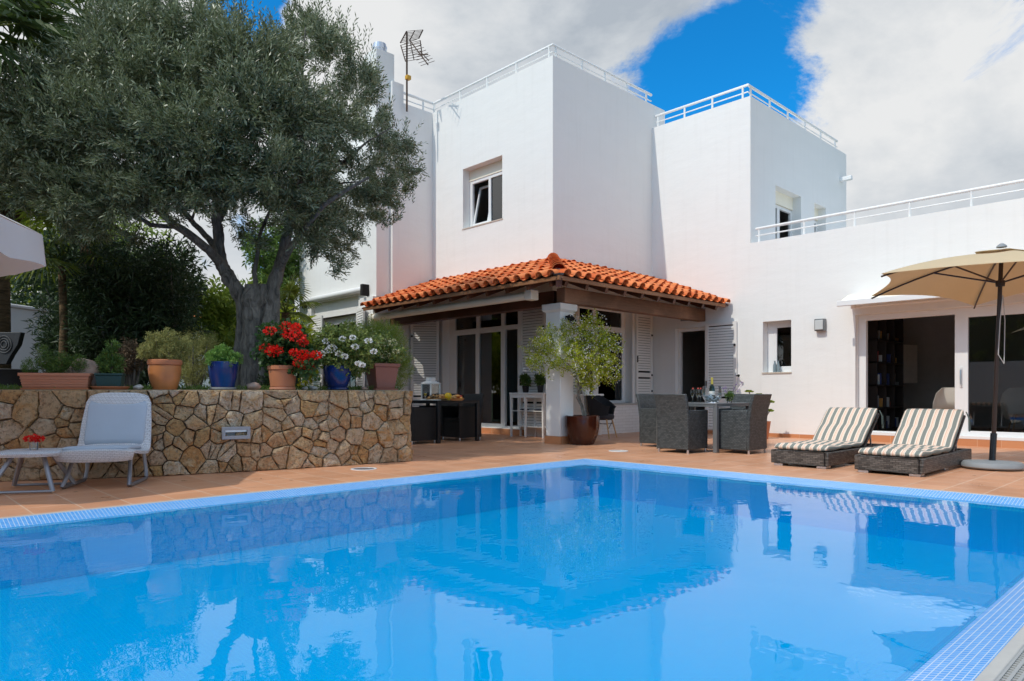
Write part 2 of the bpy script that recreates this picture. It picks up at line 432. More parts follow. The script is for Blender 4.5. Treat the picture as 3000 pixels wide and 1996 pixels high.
def fabric(name, col, tr):
    t = NT(name); c = t.mix(t.noise(3, 4), tuple(x*.93 for x in col), col)
    p = t.pbsdf(c, .9, 0, .1, t.bump(t.noise(6, 3), .25, .02)); tl = t.N('ShaderNodeBsdfTranslucent'); t.L(c, tl.inputs[0])
    mx = t.N('ShaderNodeMixShader'); mx.inputs[0].default_value = tr; t.L(p, mx.inputs[1]); t.L(tl.outputs[0], mx.inputs[2]); return t.fin(mx.outputs[0])
M['canvas'] = fabric('beige_canvas', (.74,.62,.42), .34)
M['canvasw'] = fabric('white_canvas', (.80,.79,.78), .25)
M['pole'] = simple('dark_brown_pole', (.035,.018,.012), .35, .2)
M['concg'] = simple('grey_concrete', (.25,.27,.28), .7, vs=12, bs=.3)
M['terra'] = simple('terracotta_pot', (.46,.17,.075), .6, vs=5, var=.2, bs=.15)
M['terra_t'] = simple('glazed_terracotta', (.50,.19,.06), .35, vs=4, var=.35)
M['terra_d'] = simple('plum_terracotta', (.27,.10,.065), .6, vs=5, var=.1)
M['terra_l'] = simple('pinkish_terracotta', (.50,.22,.13), .7, vs=5, var=.12)
M['blue'] = simple('cobalt_glaze', (.006,.024,.125), .18, vs=7, var=.35)
M['greenp'] = simple('dark_green_plastic', (.012,.05,.045), .5)
M['brownp'] = simple('chestnut_glaze', (.055,.014,.007), .12, vs=6, var=.5)
M['blackp'] = simple('black_plastic', (.010,.011,.013), .45)
M['bark'] = None
def m_bark(name, c1, c2, sc_=(6,6,1.5)):
    t = NT(name); mp = t.N('ShaderNodeMapping'); t.L(t.obj(), mp.inputs[0]); mp.inputs['Scale'].default_value = sc_
    n = t.noise(2.5, 9, mp.outputs[0], .7, .8)
    c = t.mix(t.mr(n, .3, .7), c1, c2)
    return t.fin(t.pbsdf(c, .95, 0, .15, t.bump(n, 1.0, .05)))
M['bark'] = m_bark('olive_bark', (.045,.042,.037), (.34,.32,.28))
M['barkp'] = m_bark('palm_bark', (.05,.035,.02), (.22,.15,.08), (2,2,8))
M['twig'] = simple('grey_stem', (.20,.17,.13), .9)
M['olive'] = leafmat('olive_leaf', (.020,.036,.012), (.190,.230,.105), (.240,.275,.170), .38, .16, .4)
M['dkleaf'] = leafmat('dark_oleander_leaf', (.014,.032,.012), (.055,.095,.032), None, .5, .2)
M['mdleaf'] = leafmat('mid_green_leaf', (.045,.10,.02), (.14,.23,.045), None, .5, .3)
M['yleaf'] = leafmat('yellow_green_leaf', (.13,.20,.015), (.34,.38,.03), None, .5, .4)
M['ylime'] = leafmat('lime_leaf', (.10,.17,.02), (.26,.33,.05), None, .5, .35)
M['sage'] = leafmat('sage_leaf', (.16,.17,.04), (.36,.35,.12), None, .7, .25)
M['gerl'] = leafmat('geranium_leaf', (.020,.060,.018), (.06,.13,.03), None, .5, .25)
M['whitel'] = leafmat('variegated_leaf', (.07,.12,.02), (.25,.30,.08), None, .5, .3)
M['jas'] = leafmat('jasmine_leaf', (.08,.15,.008), (.52,.56,.05), None, .32, .35)
M['palm'] = leafmat('palm_leaf', (.03,.06,.016), (.09,.14,.03), None, .45, .25)
M['palmy'] = leafmat('yellowish_palm_leaf', (.06,.10,.015), (.20,.24,.03), None, .5, .35)  # lighter, yellower green than the plain palm leaf
M['deadp'] = leafmat('dead_palm_leaf', (.07,.045,.025), (.16,.11,.065), None, .9, .1)
M['red'] = leafmat('red_petal', (.65,.008,.006), (.85,.03,.015), None, .5, .25)
M['wpet'] = leafmat('white_petal', (.86,.86,.84), (.92,.92,.90), None, .6, .25)
M['cpet'] = leafmat('cream_flowers', (.42,.42,.22), (.62,.58,.36), None, .6, .2)
M['purp'] = leafmat('lavender_flower', (.25,.12,.38), (.45,.28,.60), None, .6, .2)
M['lwood'] = simple('light_beech_wood', (.55,.33,.14), .5, vs=9)
M['ledge'] = simple('painted_wood_white', (.80,.79,.76), .45, vs=5, var=.04)
M['rock'] = simple('pinkish_rock', (.40,.29,.23), .95, vs=7, var=.45, bs=1.0, bsc=12)
M['rockw'] = simple('pale_pebble', (.50,.50,.48), .9, vs=9, bs=.6, bsc=12)
M['lawn'] = simple('garden_lawn', (.05,.08,.02), .95, vs=3, var=.3, bs=.5)
M['wallg'] = m_plaster('garden_wall_plaster', (.74,.74,.73))
M['clearg'] = glassmat('clear_glassware', (.97,.98,.98), 1.5, 0, .9)
M['ice'] = simple('ice_cubes', (.70,.80,.84), .2, vs=20, bs=.3)
M['foil'] = simple('gold_foil', (.75,.62,.12), .35, .5)
M['bottle'] = simple('dark_green_bottle', (.006,.018,.010), .08)
M['paper'] = simple('cream_paper', (.78,.76,.70), .8)
M['juice'] = simple('orange_juice', (.85,.55,.02), .3)
M['fruit_r'] = simple('red_fruit', (.45,.05,.03), .4)
M['fruit_o'] = simple('orange_fruit', (.80,.38,.08), .5)
M['bread'] = simple('bread_crust', (.52,.30,.12), .8, vs=20, var=.3)
M['redc'] = simple('red_lacquer', (.30,.008,.012), .5)
M['shell'] = simple('cream_shell_plastic', (.82,.79,.71), .45)
M['fabk'] = simple('charcoal_upholstery', (.018,.021,.026), .9, bs=.2, bsc=200)
M['yellow'] = simple('amber_plastic', (.62,.33,.02), .5)
M['rust'] = simple('rusty_brown_metal', (.07,.04,.025), .8, vs=30, var=.5)
M['gravel'] = simple('white_gravel', (.66,.64,.60), .9, vs=60, var=.3, bs=1, bsc=80)
# ================================================================ GROUND, DECK, POOL
def ringplate(mb, X, Y, z, hx, hy):
    x0,x1 = X; y0,y1 = Y; a,b = hx; c,d = hy
    for (p,q,r,s) in ((x0,a,y0,y1),(b,x1,y0,y1),(a,b,y0,c),(a,b,d,y1)):
        mb.add([(p,r,z),(q,r,z),(q,s,z),(p,s,z)], [(0,1,2,3)])
PU0, PU1, PV0, PV1 = -3.0, 7.17, .56, 6.06
g = MB(); ringplate(g, (-900,900), (-900,900), -.06, (PU0-.1,PU1+.2), (.1,PV1+.2)); g.build('ground', M['lawn'], kind='structure')
g = MB(); ringplate(g, (-7,16), (-7,15.5), 0.0, (PU0,PU1+.045), (.20,PV1+.045)); g.build('terrace_deck', M['deck'], kind='structure')
g = MB()
for (x0,x1,y0,y1) in ((PU0,PU1+.045,PV1,PV1+.045),(PU1,PU1+.045,PV0-.04,PV1),(PU0,PU1,PV0-.045,PV0),(PU0,PU1+.045,.20,.235)):
    g.box(x0,x1,y0,y1,-.12,.003)
g.build('pool_edging', M['edge'], kind='structure', bevel=.004)
g = MB()
W = .19; ZW = -.042; O = (PU0,PU1,PV0,PV1)
def ring(o, zo, i, zi, corner=.22):
    # sloped mosaic band between outline o (outer) and i (inner), far corner rounded
    def outline(r, z, rad):
        pts = [(PU0,r[3],z),]
        cx, cy = r[1]-rad, r[3]-rad
        for k in range(7):
            th = math.pi/2*(1-k/6); pts.append((cx+rad*math.cos(th), cy+rad*math.sin(th), z))
        pts += [(r[1],r[2],z),(PU0,r[2],z)]
        return pts
    A = outline(o, zo, corner if o is not O else .01); B = outline(i, zi, corner)
    n = len(A)
    g.add(A+B, [(k,k+1,n+k+1,n+k) for k in range(n-1)])
I1 = (PU0,PU1-W,PV0+W,PV1-W); I2 = (PU0,PU1-W-.05,PV0+W+.05,PV1-W-.05)
ring(O, 0.0, I1, ZW); ring(I1, ZW, I2, -.085)
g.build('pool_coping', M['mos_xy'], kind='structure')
g = MB(); r = I2
g.add([(PU0,r[3],-.085),(r[1],r[3],-.085),(r[1],r[3],-.44),(PU0,r[3],-.44)], [(0,1,2,3)])
g.add([(PU0,r[2],-.085),(r[1],r[2],-.085),(r[1],r[2],-.44),(PU0,r[2],-.44)], [(3,2,1,0)])
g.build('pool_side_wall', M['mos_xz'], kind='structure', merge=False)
g = MB()
g.add([(r[1],r[2],-.085),(r[1],r[3],-.085),(r[1],r[3],-.44),(r[1],r[2],-.44)], [(0,1,2,3)])
g.add([(PU0,r[2],-.0),(PU0,r[3],-.0),(PU0,r[3],-.44),(PU0,r[2],-.44)], [(3,2,1,0)])
g.build('pool_end_wall', M['mos_yz'], kind='structure', merge=False)
g = MB(); g.add([(PU0,r[2],-.44),(r[1],r[2],-.44),(r[1],r[3],-.44),(PU0,r[3],-.44)], [(0,1,2,3)])
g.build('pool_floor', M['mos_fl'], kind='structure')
g = MB(); g.add([(PU0+.001,PV0+W-.012,ZW+.003),(PU1-W+.012,PV0+W-.012,ZW+.003),(PU1-W+.012,PV1-W+.012,ZW+.003),(PU0+.001,PV1-W+.012,ZW+.003)], [(0,1,2,3)])
g.build('water', M['water'], kind='structure')
# overflow channel grating
g = MB(); g.box(PU0,PU1,.235,.515,-.14,-.10); g.build('drain_channel', M['black'], kind='structure')
t = thing('drain_grating', 'grey slotted plastic grating along the near pool edge', 'grating', (0,.24,0))
g = MB()
for i in range(12): 
    y = .237+i*.0245; g.box(1.2,7.17,y,y+.0105,-.022,-.001)
for i in range(250): 
    x = 1.2+i*.024; g.box(x,x+.011,.237,.513,-.020,-.004)
g.build('slotted_panel', M['grate'], t, w=True)
# skimmer covers on the deck
for (px,py,lab) in ((1066,1374.5,'round skimmer lid in the deck below the stone wall end'),(1812,1322,'pale round lid in the deck near the far pool corner')):
    p = gnd(px,py); t = thing('deck_lid', lab, 'lid', (p.x,p.y,0), 0, 'round lids set in the deck')
    MB().lathe([(.0,.004),(.12,.004),(.125,.001)], n=28).build('cover', M['edge'] if px>1500 else M['metal'], t)
    MB().lathe([(.127,.001),(.13,.006),(.15,.006),(.152,.001)], n=28).build('rim', M['pvc'], t)

# ================================================================ STONE WALL + RAISED BED
WP = [(-.95,10.2),(0.15,9.3),(1.05,8.66),(1.7,8.29),(2.33,8.03),(3.15,7.80),(4.04,7.63),(5.27,7.47)]
def path_fn(P):
    S = [0]
    for a,b in zip(P, P[1:]): S.append(S[-1]+math.dist(a,b))
    def f(s):
        s = min(max(s, 0), S[-1]-1e-6)
        i = max(k for k in range(len(P)-1) if S[k] <= s); q = (s-S[i])/(S[i+1]-S[i])
        def tan(j):
            j0, j1 = max(j-1,0), min(j+1,len(P)-1); d = Vector((P[j1][0]-P[j0][0], P[j1][1]-P[j0][1])); return d.normalized()
        h = (S[i+1]-S[i]); m0 = tan(i)*h; m1 = tan(i+1)*h; a = Vector(P[i]); b = Vector(P[i+1])
        p = a*(2*q**3-3*q*q+1)+m0*(q**3-2*q*q+q)+b*(-2*q**3+3*q*q)+m1*(q**3-q*q)
        d = tan(i).lerp(tan(i+1), q).normalized()
        return p, d, Vector((d.y, -d.x))
    return f, S[-1]
WF, WL = path_fn(WP); WH = .925
stone_wall = thing('stone_wall', 'low retaining wall of golden irregular stones beside the pool', 'wall', (3.15,7.8,0))
def clip(poly, px, pz, nx, nz):
    out = []
    for i in range(len(poly)):
        a, b = poly[i], poly[(i+1) % len(poly)]
        da = (a[0]-px)*nx+(a[1]-pz)*nz; db = (b[0]-px)*nx+(b[1]-pz)*nz
        if da <= 0: out.append(a)
        if (da < 0 < db) or (db < 0 < da):
            q = da/(da-db); out.append((a[0]+(b[0]-a[0])*q, a[1]+(b[1]-a[1])*q))
    return out
def stones(mb, f, L, H, cs=.185, ch=.15, seed=3):
    rnd = random.Random(seed); sites = []
    nz_ = round(H/ch); ns = round(L/cs)
    for j in range(nz_):
        for i in range(ns):
            if rnd.random() < .12: continue
            sites.append(((i+.5+.5*(j%2)+rnd.uniform(-.5,.5))*L/ns, (j+.5+rnd.uniform(-.42,.42))*H/nz_))
    for q_ in range(int(len(sites)*.28)):
        a_ = rnd.choice(sites); sites.append((min(L-.02,max(.02,a_[0]+rnd.uniform(-.12,.12))), min(H-.02,max(.02,a_[1]+rnd.uniform(-.10,.10)))))
    for k,(s0,z0) in enumerate(sites):
        poly = [(max(0,s0-.5),0),(min(L,s0+.5),0),(min(L,s0+.5),H),(max(0,s0-.5),H)]
        for m,(s1,z1) in enumerate(sites):
            if m == k or abs(s1-s0) > .6: continue
            poly = clip(poly, (s0+s1)/2, (z0+z1)/2, s1-s0, z1-z0)
            if len(poly) < 3: break
        if len(poly) < 3: continue
        cx = sum(p[0] for p in poly)/len(poly); cz = sum(p[1] for p in poly)/len(poly)
        pts = []
        for i in range(len(poly)):
            a, b = poly[i], poly[(i+1) % len(poly)]; n = max(1, int(math.dist(a,b)/.035))
            for q in range(n):
                x = a[0]+(b[0]-a[0])*q/n; z = a[1]+(b[1]-a[1])*q/n
                nn = .010 if q else .0
                pts.append((x+rnd.uniform(-nn,nn)*.6, z+rnd.uniform(-nn,nn)*.6))
        prot = .040+rnd.uniform(-.018,.022); tx, tz = rnd.uniform(-.13,.13), rnd.uniform(-.13,.13)
        vs = []; n = len(pts)
        for (off, sc2, b) in ((.0040,1,0.0),(.0055,1,prot*.75),(.012,1,prot),(.0,.6,prot*1.08)):
            for (x,z) in pts:
                dx, dz = x-cx, z-cz; r = math.hypot(dx,dz)+1e-6; kx = max(.1,(r-off)/r)*sc2*(1-.10*(b>prot*.7 and off>0)*0)
                xx = cx+dx*kx; zz = cz+dz*kx
                if off == .0040: zz = min(max(zz, 0), H)
                bb = b+((dx*tx+dz*tz)+.016*mnoise.noise(Vector((xx*13,zz*13,k))) if b > 0 else 0)
                p, d, nr = f(xx); vs.append((p.x+nr.x*bb, p.y+nr.y*bb, zz))
        p, d, nr = f(cx); bb = prot*1.12+.007*mnoise.noise(Vector((cx*14,cz*14,k))); vs.append((p.x+nr.x*bb, p.y+nr.y*bb, cz))
        fs = []
        for a in range(3):
            for i in range(n):
                i2 = (i+1) % n; fs.append((a*n+i, a*n+i2, (a+1)*n+i2, (a+1)*n+i))
        for i in range(n): fs.append((3*n+i, 3*n+(i+1)%n, 4*n))
        mb.add(vs, fs)
mb = MB(); stones(mb, WF, WL, WH)
# the stones of the return face at the right end
f2 = lambda s: (Vector((5.27,7.47+s)), Vector((0,1)), Vector((1,0)))
stones(mb, f2, 1.2, WH, seed=9)
mb.build('stone_facing', M['stone'], stone_wall, w=True, smooth=True, angle=50, merge=False)
mb = MB(); N_ = 60
for i in range(N_):
    p0,_,n0 = WF(WL*i/N_); p1,_,n1 = WF(WL*(i+1)/N_)
    q0 = p0-n0*.34; q1 = p1-n1*.34
    mb.add([(*p0,0),(*p1,0),(*q1,0),(*q0,0),(*p0,WH-.012),(*p1,WH-.012),(*q1,WH-.012),(*q0,WH-.012)], [(0,1,5,4),(4,5,6,7),(2,3,7,6)])
mb.add([(5.27,7.47,0),(5.27,8.7,0),(5.27,8.7,WH-.012),(5.27,7.47,WH-.012)],[(0,1,2,3)])
mb.build('mortar_core', M['mortar'], stone_wall, w=True)
# flat capping of pale mortar and stone edges
mb = MB()
for i in range(N_):
    p0,_,n0 = WF(WL*i/N_); p1,_,n1 = WF(WL*(i+1)/N_)
    a0,a1 = p0+n0*.012, p1+n1*.012; q0 = p0-n0*.36; q1 = p1-n1*.36
    z = WH; mb.add([(*a0,z-.012),(*a1,z-.012),(*q1,z-.012),(*q0,z-.012),(*a0,z+.004),(*a1,z+.004),(*q1,z+.004),(*q0,z+.004)], [(0,1,5,4),(4,5,6,7),(2,3,7,6)])
M['cap'] = simple('pale_mortar_cap', (.36,.29,.20), .95, vs=12, var=.35, bs=.8, bsc=25)
mb.build('capping', M['cap'], stone_wall, w=True)
sL = None
best = min((abs((WF(WL*i/400)[0]-gnd(690,1382.8).xy).length), i) for i in range(401)); sL = WL*best[1]/400
p,d,n = WF(sL); FL = (p, (d.x,d.y), (n.x,n.y))
lg = MB(); lg.wall(FL, -.15, .15, .375, .515, .05, [(-.115,.115,.415,.480)], b=.10)
lamp = lg.build('recessed_light', M['metal'], stone_wall, w=True, bevel=.003)
MB().ob(FL, -.12,.12,.036,.042,.40,.49).build('light_recess', M['concg'], lamp, w=True)
MB().ob(FL, -.115,.115,.043,.07,.455,.478).build('light_louvre', M['steel'], lamp, w=True)
# raised bed soil
g = MB(); vs=[]; 
pts = [WF(WL*i/30)[0]-WF(WL*i/30)[2]*.33 for i in range(31)]
poly = [(p.x,p.y,.885) for p in pts]+[(5.26,17,.885),(-14,17,.885),(-14,10.4,.885)]
g.add(poly, [tuple(range(len(poly)))]); g.add([(5.262,7.8,0),(5.262,17,0),(5.262,17,.885),(5.262,7.8,.885)],[(0,1,2,3)])
g.build('planting_bed', M['soil'], kind='structure')
# small plants creeping over the soil
P = []
for i in range(900):
    s = RNG.random()*WL; p,d,n = WF(s); q = p-n*(.12+abs(RNG.normal())*.35); P.append((q.x,q.y,.90+RNG.random()*.02))
P = np.array(P); pp,dd,ll,ww = sprigs(P, np.c_[RNG.normal(size=(900,2))*.5, np.ones(900)], 6, .05, .05, .012)
leaf_obj('ground_cover', pp, dd, ll, ww, M['mdleaf'], kind='stuff')

# ================================================================ HOUSE
house = thing('white_house', 'two-storey white villa with flat roofs and a terracotta tiled porch', 'house', (10.08,9.37,0))
UM, VM, UW, VB, UL, UC = 10.08, 9.37, 13.47, 6.93, 8.94, 8.60
ZM, ZB, ZG = 7.62, 7.06, 4.0
Fm = ((UM,0),(0,1),(-1,0)); Fr = ((0,VM),(1,0),(0,-1)); Fw = ((UW,0),(0,1),(-1,0)); Fb = ((0,VB),(1,0),(0,-1)); Fl = ((UC,0),(0,1),(-1,0))
def part(mb, name, m, par=None, **k): return mb.build(name, m, par or house, w=True, **k)
# openings
d0, d1 = onu(1522,UM), onu(1297,UM)
hm = [(d0,d1,.13,2.74),(10.85,12.17,4.64,6.0)]
w0, w1 = 10.85, onv(1853,VM)
hr = [(w0,w1,.66,2.74)]
s0, s1 = -2.0, onu(2506,UW)  # opening stretched out of view on the right, added to daylight the room
hw = [(7.98,8.74,.10,2.34),(onu(2318,UW),onu(2235,UW),1.31,2.345),(s0,s1,.13,2.34)]
b0,b1,b2,b3 = onv(2272,VB),onv(2347,VB),onv(2386,VB),onv(2420,VB)
hb = [(b0,b1,3.4,5.44),(b2,b3,3.4,5.44)]
l0,l1 = onu(1047,UC),onu(955,UC)
hl = [(l0-.05,onu(912,UC),.1,3.2)]
mb = MB()
mb.wall(Fm, VM+.3, 13.47, 0, ZM, .3, hm)
mb.wall(Fr, UM, UW, 0, ZM, .3, hr)
mb.wall(Fw, -4.5, VM, 0, ZG, .3, hw)
mb.wall(Fw, VB, VM, ZG, ZB, .3)
mb.wall(Fb, UW+.3, 18.3, 3.3, ZB, .3, hb)
mb.wall(Fl, 13.98, 17.2, 0, 6.7, .3, hl)
part(mb, 'plastered_wall', M['plaster'], merge=True)
mb = MB()
mb.box(UW+.001, 14.0, VM+.001, VM+.3, 6.9, ZM)          # stair head wall
mb.box(UL, 10.5, 13.32, 17.2, 3.05, ZM)                # left bay
mb.box(UL, 9.25, 13.325, 13.9, ZM, 8.05)               # parapet shoulder
mb.box(8.5, 10.7, 13.45, 14.0, 0, 3.08)                # porch side wall
mb.box(10.4,20,13.5,17.2,0,ZM-.2); mb.box(UC+.3,10.6,16.9,17.2,0,6.7)
mb.box(UC+.001, 10.4, 14.0, 17.19, 3.3, 6.69)
part(mb, 'side_bay', M['plaster'])
mb = MB(); mb.box(UC-.02, 9.06, 13.43, 13.97, 3.08, 8.72)
ch = part(mb, 'chimney', M['plaster'])
c_ = Vector((8.84,13.70,8.72)); mb = MB().lathe([(.15,0),(.15,.12),(.17,.13),(.17,.20),(.15,.21),(.15,.26),(.02,.28)], c_, 20); part(mb, 'flue_cap', M['steel'], ch)
mb = MB()
mb.box(UM+.3,13.8,VM+.3,13.5,ZM-.45,ZM-.4); mb.box(UW+.3,18.2,VB+.3,13.4,ZB-.45,ZB-.4); mb.box(UW+.3,20,-4.5,VB-.0,3.28,3.34); mb.box(UW+.3,20,VB,13.4,3.28,3.33)
mb.box(13.5,13.8,VM+.3,13.5,3.3,ZM-.1); mb.box(18.3,18.6,VB,13.4,3.3,ZB); mb.box(20,20.3,-4.5,17.2,0,3.9); mb.box(UW+.3,20.3,-4.8,-4.5,0,ZG)
part(mb, 'flat_roof', M['plaster'])
# interior shells
def room(x0,x1,y0,y1,z0,z1,m,openf):
    q = MB(); v = [(x0,y0,z0),(x1,y0,z0),(x1,y1,z0),(x0,y1,z0),(x0,y0,z1),(x1,y0,z1),(x1,y1,z1),(x0,y1,z1)]
    fs = {'top':(4,5,6,7),'y0':(0,1,5,4),'x1':(1,2,6,5),'y1':(2,3,7,6),'x0':(3,0,4,7)}
    q.add(v, [f for k,f in fs.items() if k not in openf]); part(q, 'interior_wall', m)
    q = MB(); q.add([(x0,y0,z0+.002),(x1,y0,z0+.002),(x1,y1,z0+.002),(x0,y1,z0+.002)],[(0,1,2,3)]); part(q, 'interior_floor', M['floorin'])
room(UM+.305,17.9,VM+.305,13.44,.10,3.2,M['dark'],('x0','y0'))
room(UW+.305,17.8,5.5,VM+.29,.08,3.2,M['dark'],('x0',))
room(UW+.305,18.0,-2.5,5.45,.12,3.2,M['dark'],('x0',))
room(UM+.305,13.3,VM+.305,13.4,3.9,7.0,M['dark'],('x0',))
room(UW+.31,18.2,VB+.305,9.3,3.4,6.4,M['dark'],('y0',))
room(UC+.305,10.3,14.05,16.85,.1,3.2,M['dark'],('x0',))
# skirting, steps
mb = MB(); mb.wall(Fw, s1+.02, 7.97, 0, .075, .012, b=.012)
mb.wall(Fw, s0-.0, s1+.02, 0, .122, .013, b=.014); part(mb, 'skirting', M['skirty']); mb = MB(); mb.wall(Fm, d0-.15, d1+.1, 0, .122, .013, b=.014); mb.wall(Fm, d1+.1, 13.44, 0, .075, .012, b=.012)
part(mb, 'skirting', M['skirty'])
mb = MB(); mb.wall(Fr, UM+.02, UW-.03, .0, .62, .006, b=.007); part(mb, 'painted_brick_base', M['brickwhite'])
# windows ------------------------------------------------------------
def window(F, a0, a1, z0, z1, b, panes, name='window', glass='glass', th=.06, m='pvc', par=None):
    q = MB(); q.wall(F, a0, a1, z0, z1, th, [p[:4] for p in panes], b=b); fr = part(q, name, M[m], par, bevel=.004)
    for p in panes:
        if len(p) > 4 and p[4] == 'open': continue
        q = MB(); q.ob(F, p[0]-.005, p[1]+.005, b-th*.55, b-th*.45, p[2]-.005, p[3]+.005); part(q, 'pane', M[glass], fr)
    return fr
Um = UM+.2
dz = [(onu(1395,Um),onu(1333,Um),2.36,2.70),(onu(1468,Um),onu(1405,Um),2.36,2.70),(onu(1517,Um),onu(1478,Um),2.36,2.70),
      (onu(1393,Um),onu(1337,Um),.21,2.24),(onu(1467,Um),onu(1404,Um),.21,2.24),(onu(1516,Um),onu(1479,Um),.17,2.26,'open')]
window(Fm, d0+.001, d1-.001, .131, 2.739, -.2, dz, 'sliding_door')
Vr = VM+.2
wz = [(onv(1748,Vr),onv(1821,Vr),2.36,2.69),(w0+.08,onv(1738,Vr),2.36,2.69),(onv(1753,Vr),onv(1823,Vr),.72,2.24),(w0+.08,onv(1739,Vr),.72,2.24)]
window(Fr, w0+.001, w1-.001, .661, 2.739, -.2, wz, 'window', 'glassd')
mb = MB(); mb.ob(Fr, w0-.6, UW-.02, -.2, .03, .62, .66); part(mb, 'window_sill', M['edge'])
# upper window: shutter box, frame, tilted sash
u0,u1,zz0,zz1 = 10.85,12.17,4.64,6.0
mb = MB(); mb.ob(Fm, u0+.001,u1-.001,-.28,-.20,zz1-.22,zz1-.001); mb.ob(Fm, u0+.001,u1-.001,-.28,-.185,zz1-.25,zz1-.215); part(mb, 'shutter_box', M['cream'], bevel=.003)
midv = (u0+u1)/2-.02
fr = window(Fm, u0+.001,u1-.001,zz0+.001,zz1-.25,-.2, [(u0+.06,midv-.05,zz0+.07,zz1-.32),(midv+.03,u1-.10,zz0+.06,zz1-.32,'open')], 'window','glassd')
mb = MB(); F2 = ((UM+.24,0),(0,1),(-1,0))
def tilted(q, a0,a1,z0,z1,w,th,lean):
    for (A0,A1,Z0,Z1) in ((a0,a0+w,z0,z1),(a1-w,a1,z0,z1),(a0+w,a1-w,z0,z0+w),(a0+w,a1-w,z1-w,z1)):
        n0 = len(q.v); q.ob(F2, A0,A1,0,th,Z0,Z1)
        for i in range(n0,len(q.v)):
            x,y,z = q.v[i]; q.v[i] = (x+(z-z0)*lean,y,z)
tilted(mb, midv+.035,u1-.105,zz0+.065,zz1-.36,.05,.04,.22); sash = part(mb, 'tilted_sash', M['pvc'], fr)
mb = MB(); mb.ob(Fm, u0-.02,u1+.02,-.2,.012,zz0-.028,zz0-.002); part(mb, 'window_sill', M['shade_lip'])
# small ground window
a0,a1 = hw[1][0],hw[1][1]
window(Fw, a0+.001,a1-.001,1.311,2.344,-.20, [(a0+.045,a1-.20,1.43,2.22)], 'window','glassd', th=.07)
mb = MB(); mb.ob(Fw, a0-.01,a1+.015,-.2,.018,1.28,1.308); part(mb, 'window_sill', M['shade_lip'])
# block windows
for (q0,q1) in ((b0,b1),(b2,b3)):
    w_ = q1-q0
    window(Fb, q0+.001,q1-.001,3.401,5.15,-.22, [(q0+.06,q0+w_*.42,3.5,5.08),(q0+w_*.52,q1-.06,3.5,5.08,'open' if w_>1 else 'x')], 'window','glassd')
    mb = MB(); mb.ob(Fb, q0+.001,q1-.001,-.28,-.19,5.16,5.439); part(mb, 'shutter_box', M['cream'])
# big sliding door
Us = UW+.15; v_op0, v_op1 = onu(2797,Us), onu(2537,Us); v_r0, v_r1 = s0+.12, onu(2836,Us)
sd = window(Fw, s0+.001,s1-.001,.131,2.339,-.15, [(v_op0,v_op1,.19,2.235,'open'),(1.15,v_r1,.25,2.17),(v_r0,1.0,.25,2.17)], 'sliding_door','glass', th=.10)
mb = MB(); mb.ob(Fw, s0+.001,s1-.001,-.15,.012,.125,.168); part(mb, 'door_threshold', M['pvc'], sd)
hv = (v_op0+v_r1)/2; mb = MB(); mb.tube([(UW+.14,hv,1.02),(UW+.10,hv,1.04),(UW+.09,hv,1.16),(UW+.10,hv,1.28),(UW+.14,hv,1.30)], .011, 8); part(mb, 'handle', M['steel'], sd, smooth=True)
mb = MB(); mb.ob(Fw, hv-.02,hv+.02,-.155,-.135,.99,1.33); part(mb, 'handle_plate', M['pvc'], sd)
# wing side door
window(Fw, 7.981,8.739,.101,2.339,-.10, [(8.05,8.67,.13,2.27,'open')], 'door_frame', th=.08, m='shut')
# left bay french window
window(Fl, hl[0][0]+.001,hl[0][1]-.001,2.80,3.199,-.10, [], 'lintel_panel', th=.05, m='plaster')
window(Fl, hl[0][0]+.001,hl[0][1]-.001,.101,2.799,-.24, [(l0+.22,l0+.80,.25,2.62),(l0+.90,hl[0][1]-.09,.25,2.62)], 'window','glass')
# shutters -----------------------------------------------------------
def shutter(p0, p1, z0, z1, lab=None, rail=None, side=1, th=.04):
    p0 = Vector(p0); p1 = Vector(p1); d = (p1-p0); L = d.length; d.normalize(); n = Vector((d.y,-d.x))*side
    F = (p0,(d.x,d.y),(n.x,n.y)); w = .065; rail = rail or z0+.62
    q = MB()
    q.wall(F, 0, L, z0, z1, th, [(w,L-w,z0+w,rail-.05),(w,L-w,rail+.05,z1-w)], b=th)
    k = z0+w+.01
    while k < z1-w-.02:
        if not (rail-.085 < k < rail+.045):
            a = k; vs = []
            def P(aa,bb,z): return (p0.x+d.x*aa+n.x*bb, p0.y+d.y*aa+n.y*bb, z)
            q.add([P(w,th*.9,a),P(L-w,th*.9,a),P(L-w,th*.6,a+.050),P(w,th*.6,a+.050),P(w,th*.75,a-.001),P(L-w,th*.75,a-.001),P(L-w,th*.4,a+.045),P(w,th*.4,a+.045)],
                  [(0,1,2,3),(7,6,5,4),(0,4,5,1),(1,5,6,2),(2,6,7,3),(3,7,4,0)])
        k += .058
    s_ = part(q, 'shutter', M['shut'], label=lab)
    part(MB().ob(F, w-.005, L-w+.005, th*.08, th*.2, z0+w, z1-w), 'louvre_gap_shade', M['black'], s_)  # black sheet behind the slats, painted shade of the louvre gaps
    for z in (z0+.25, rail, z1-.5): part(MB().ob(F, L-w*.8, L-w*.2, th, th+.018, z-.02, z+.02), 'hinge', M['black'], s_)
    part(MB().ob(F, w*.3, w*.6, th, th+.02, z0+.9, z0+1.05), 'shutter_latch', M['black'], s_)
    return s_
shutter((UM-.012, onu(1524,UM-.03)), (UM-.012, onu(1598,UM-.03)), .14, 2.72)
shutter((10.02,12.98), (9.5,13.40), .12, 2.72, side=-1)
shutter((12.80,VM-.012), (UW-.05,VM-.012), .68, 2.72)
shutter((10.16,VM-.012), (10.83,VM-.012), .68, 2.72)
shutter((UW-.012,7.95), (UW-.012,7.22), .10, 2.40, side=1)
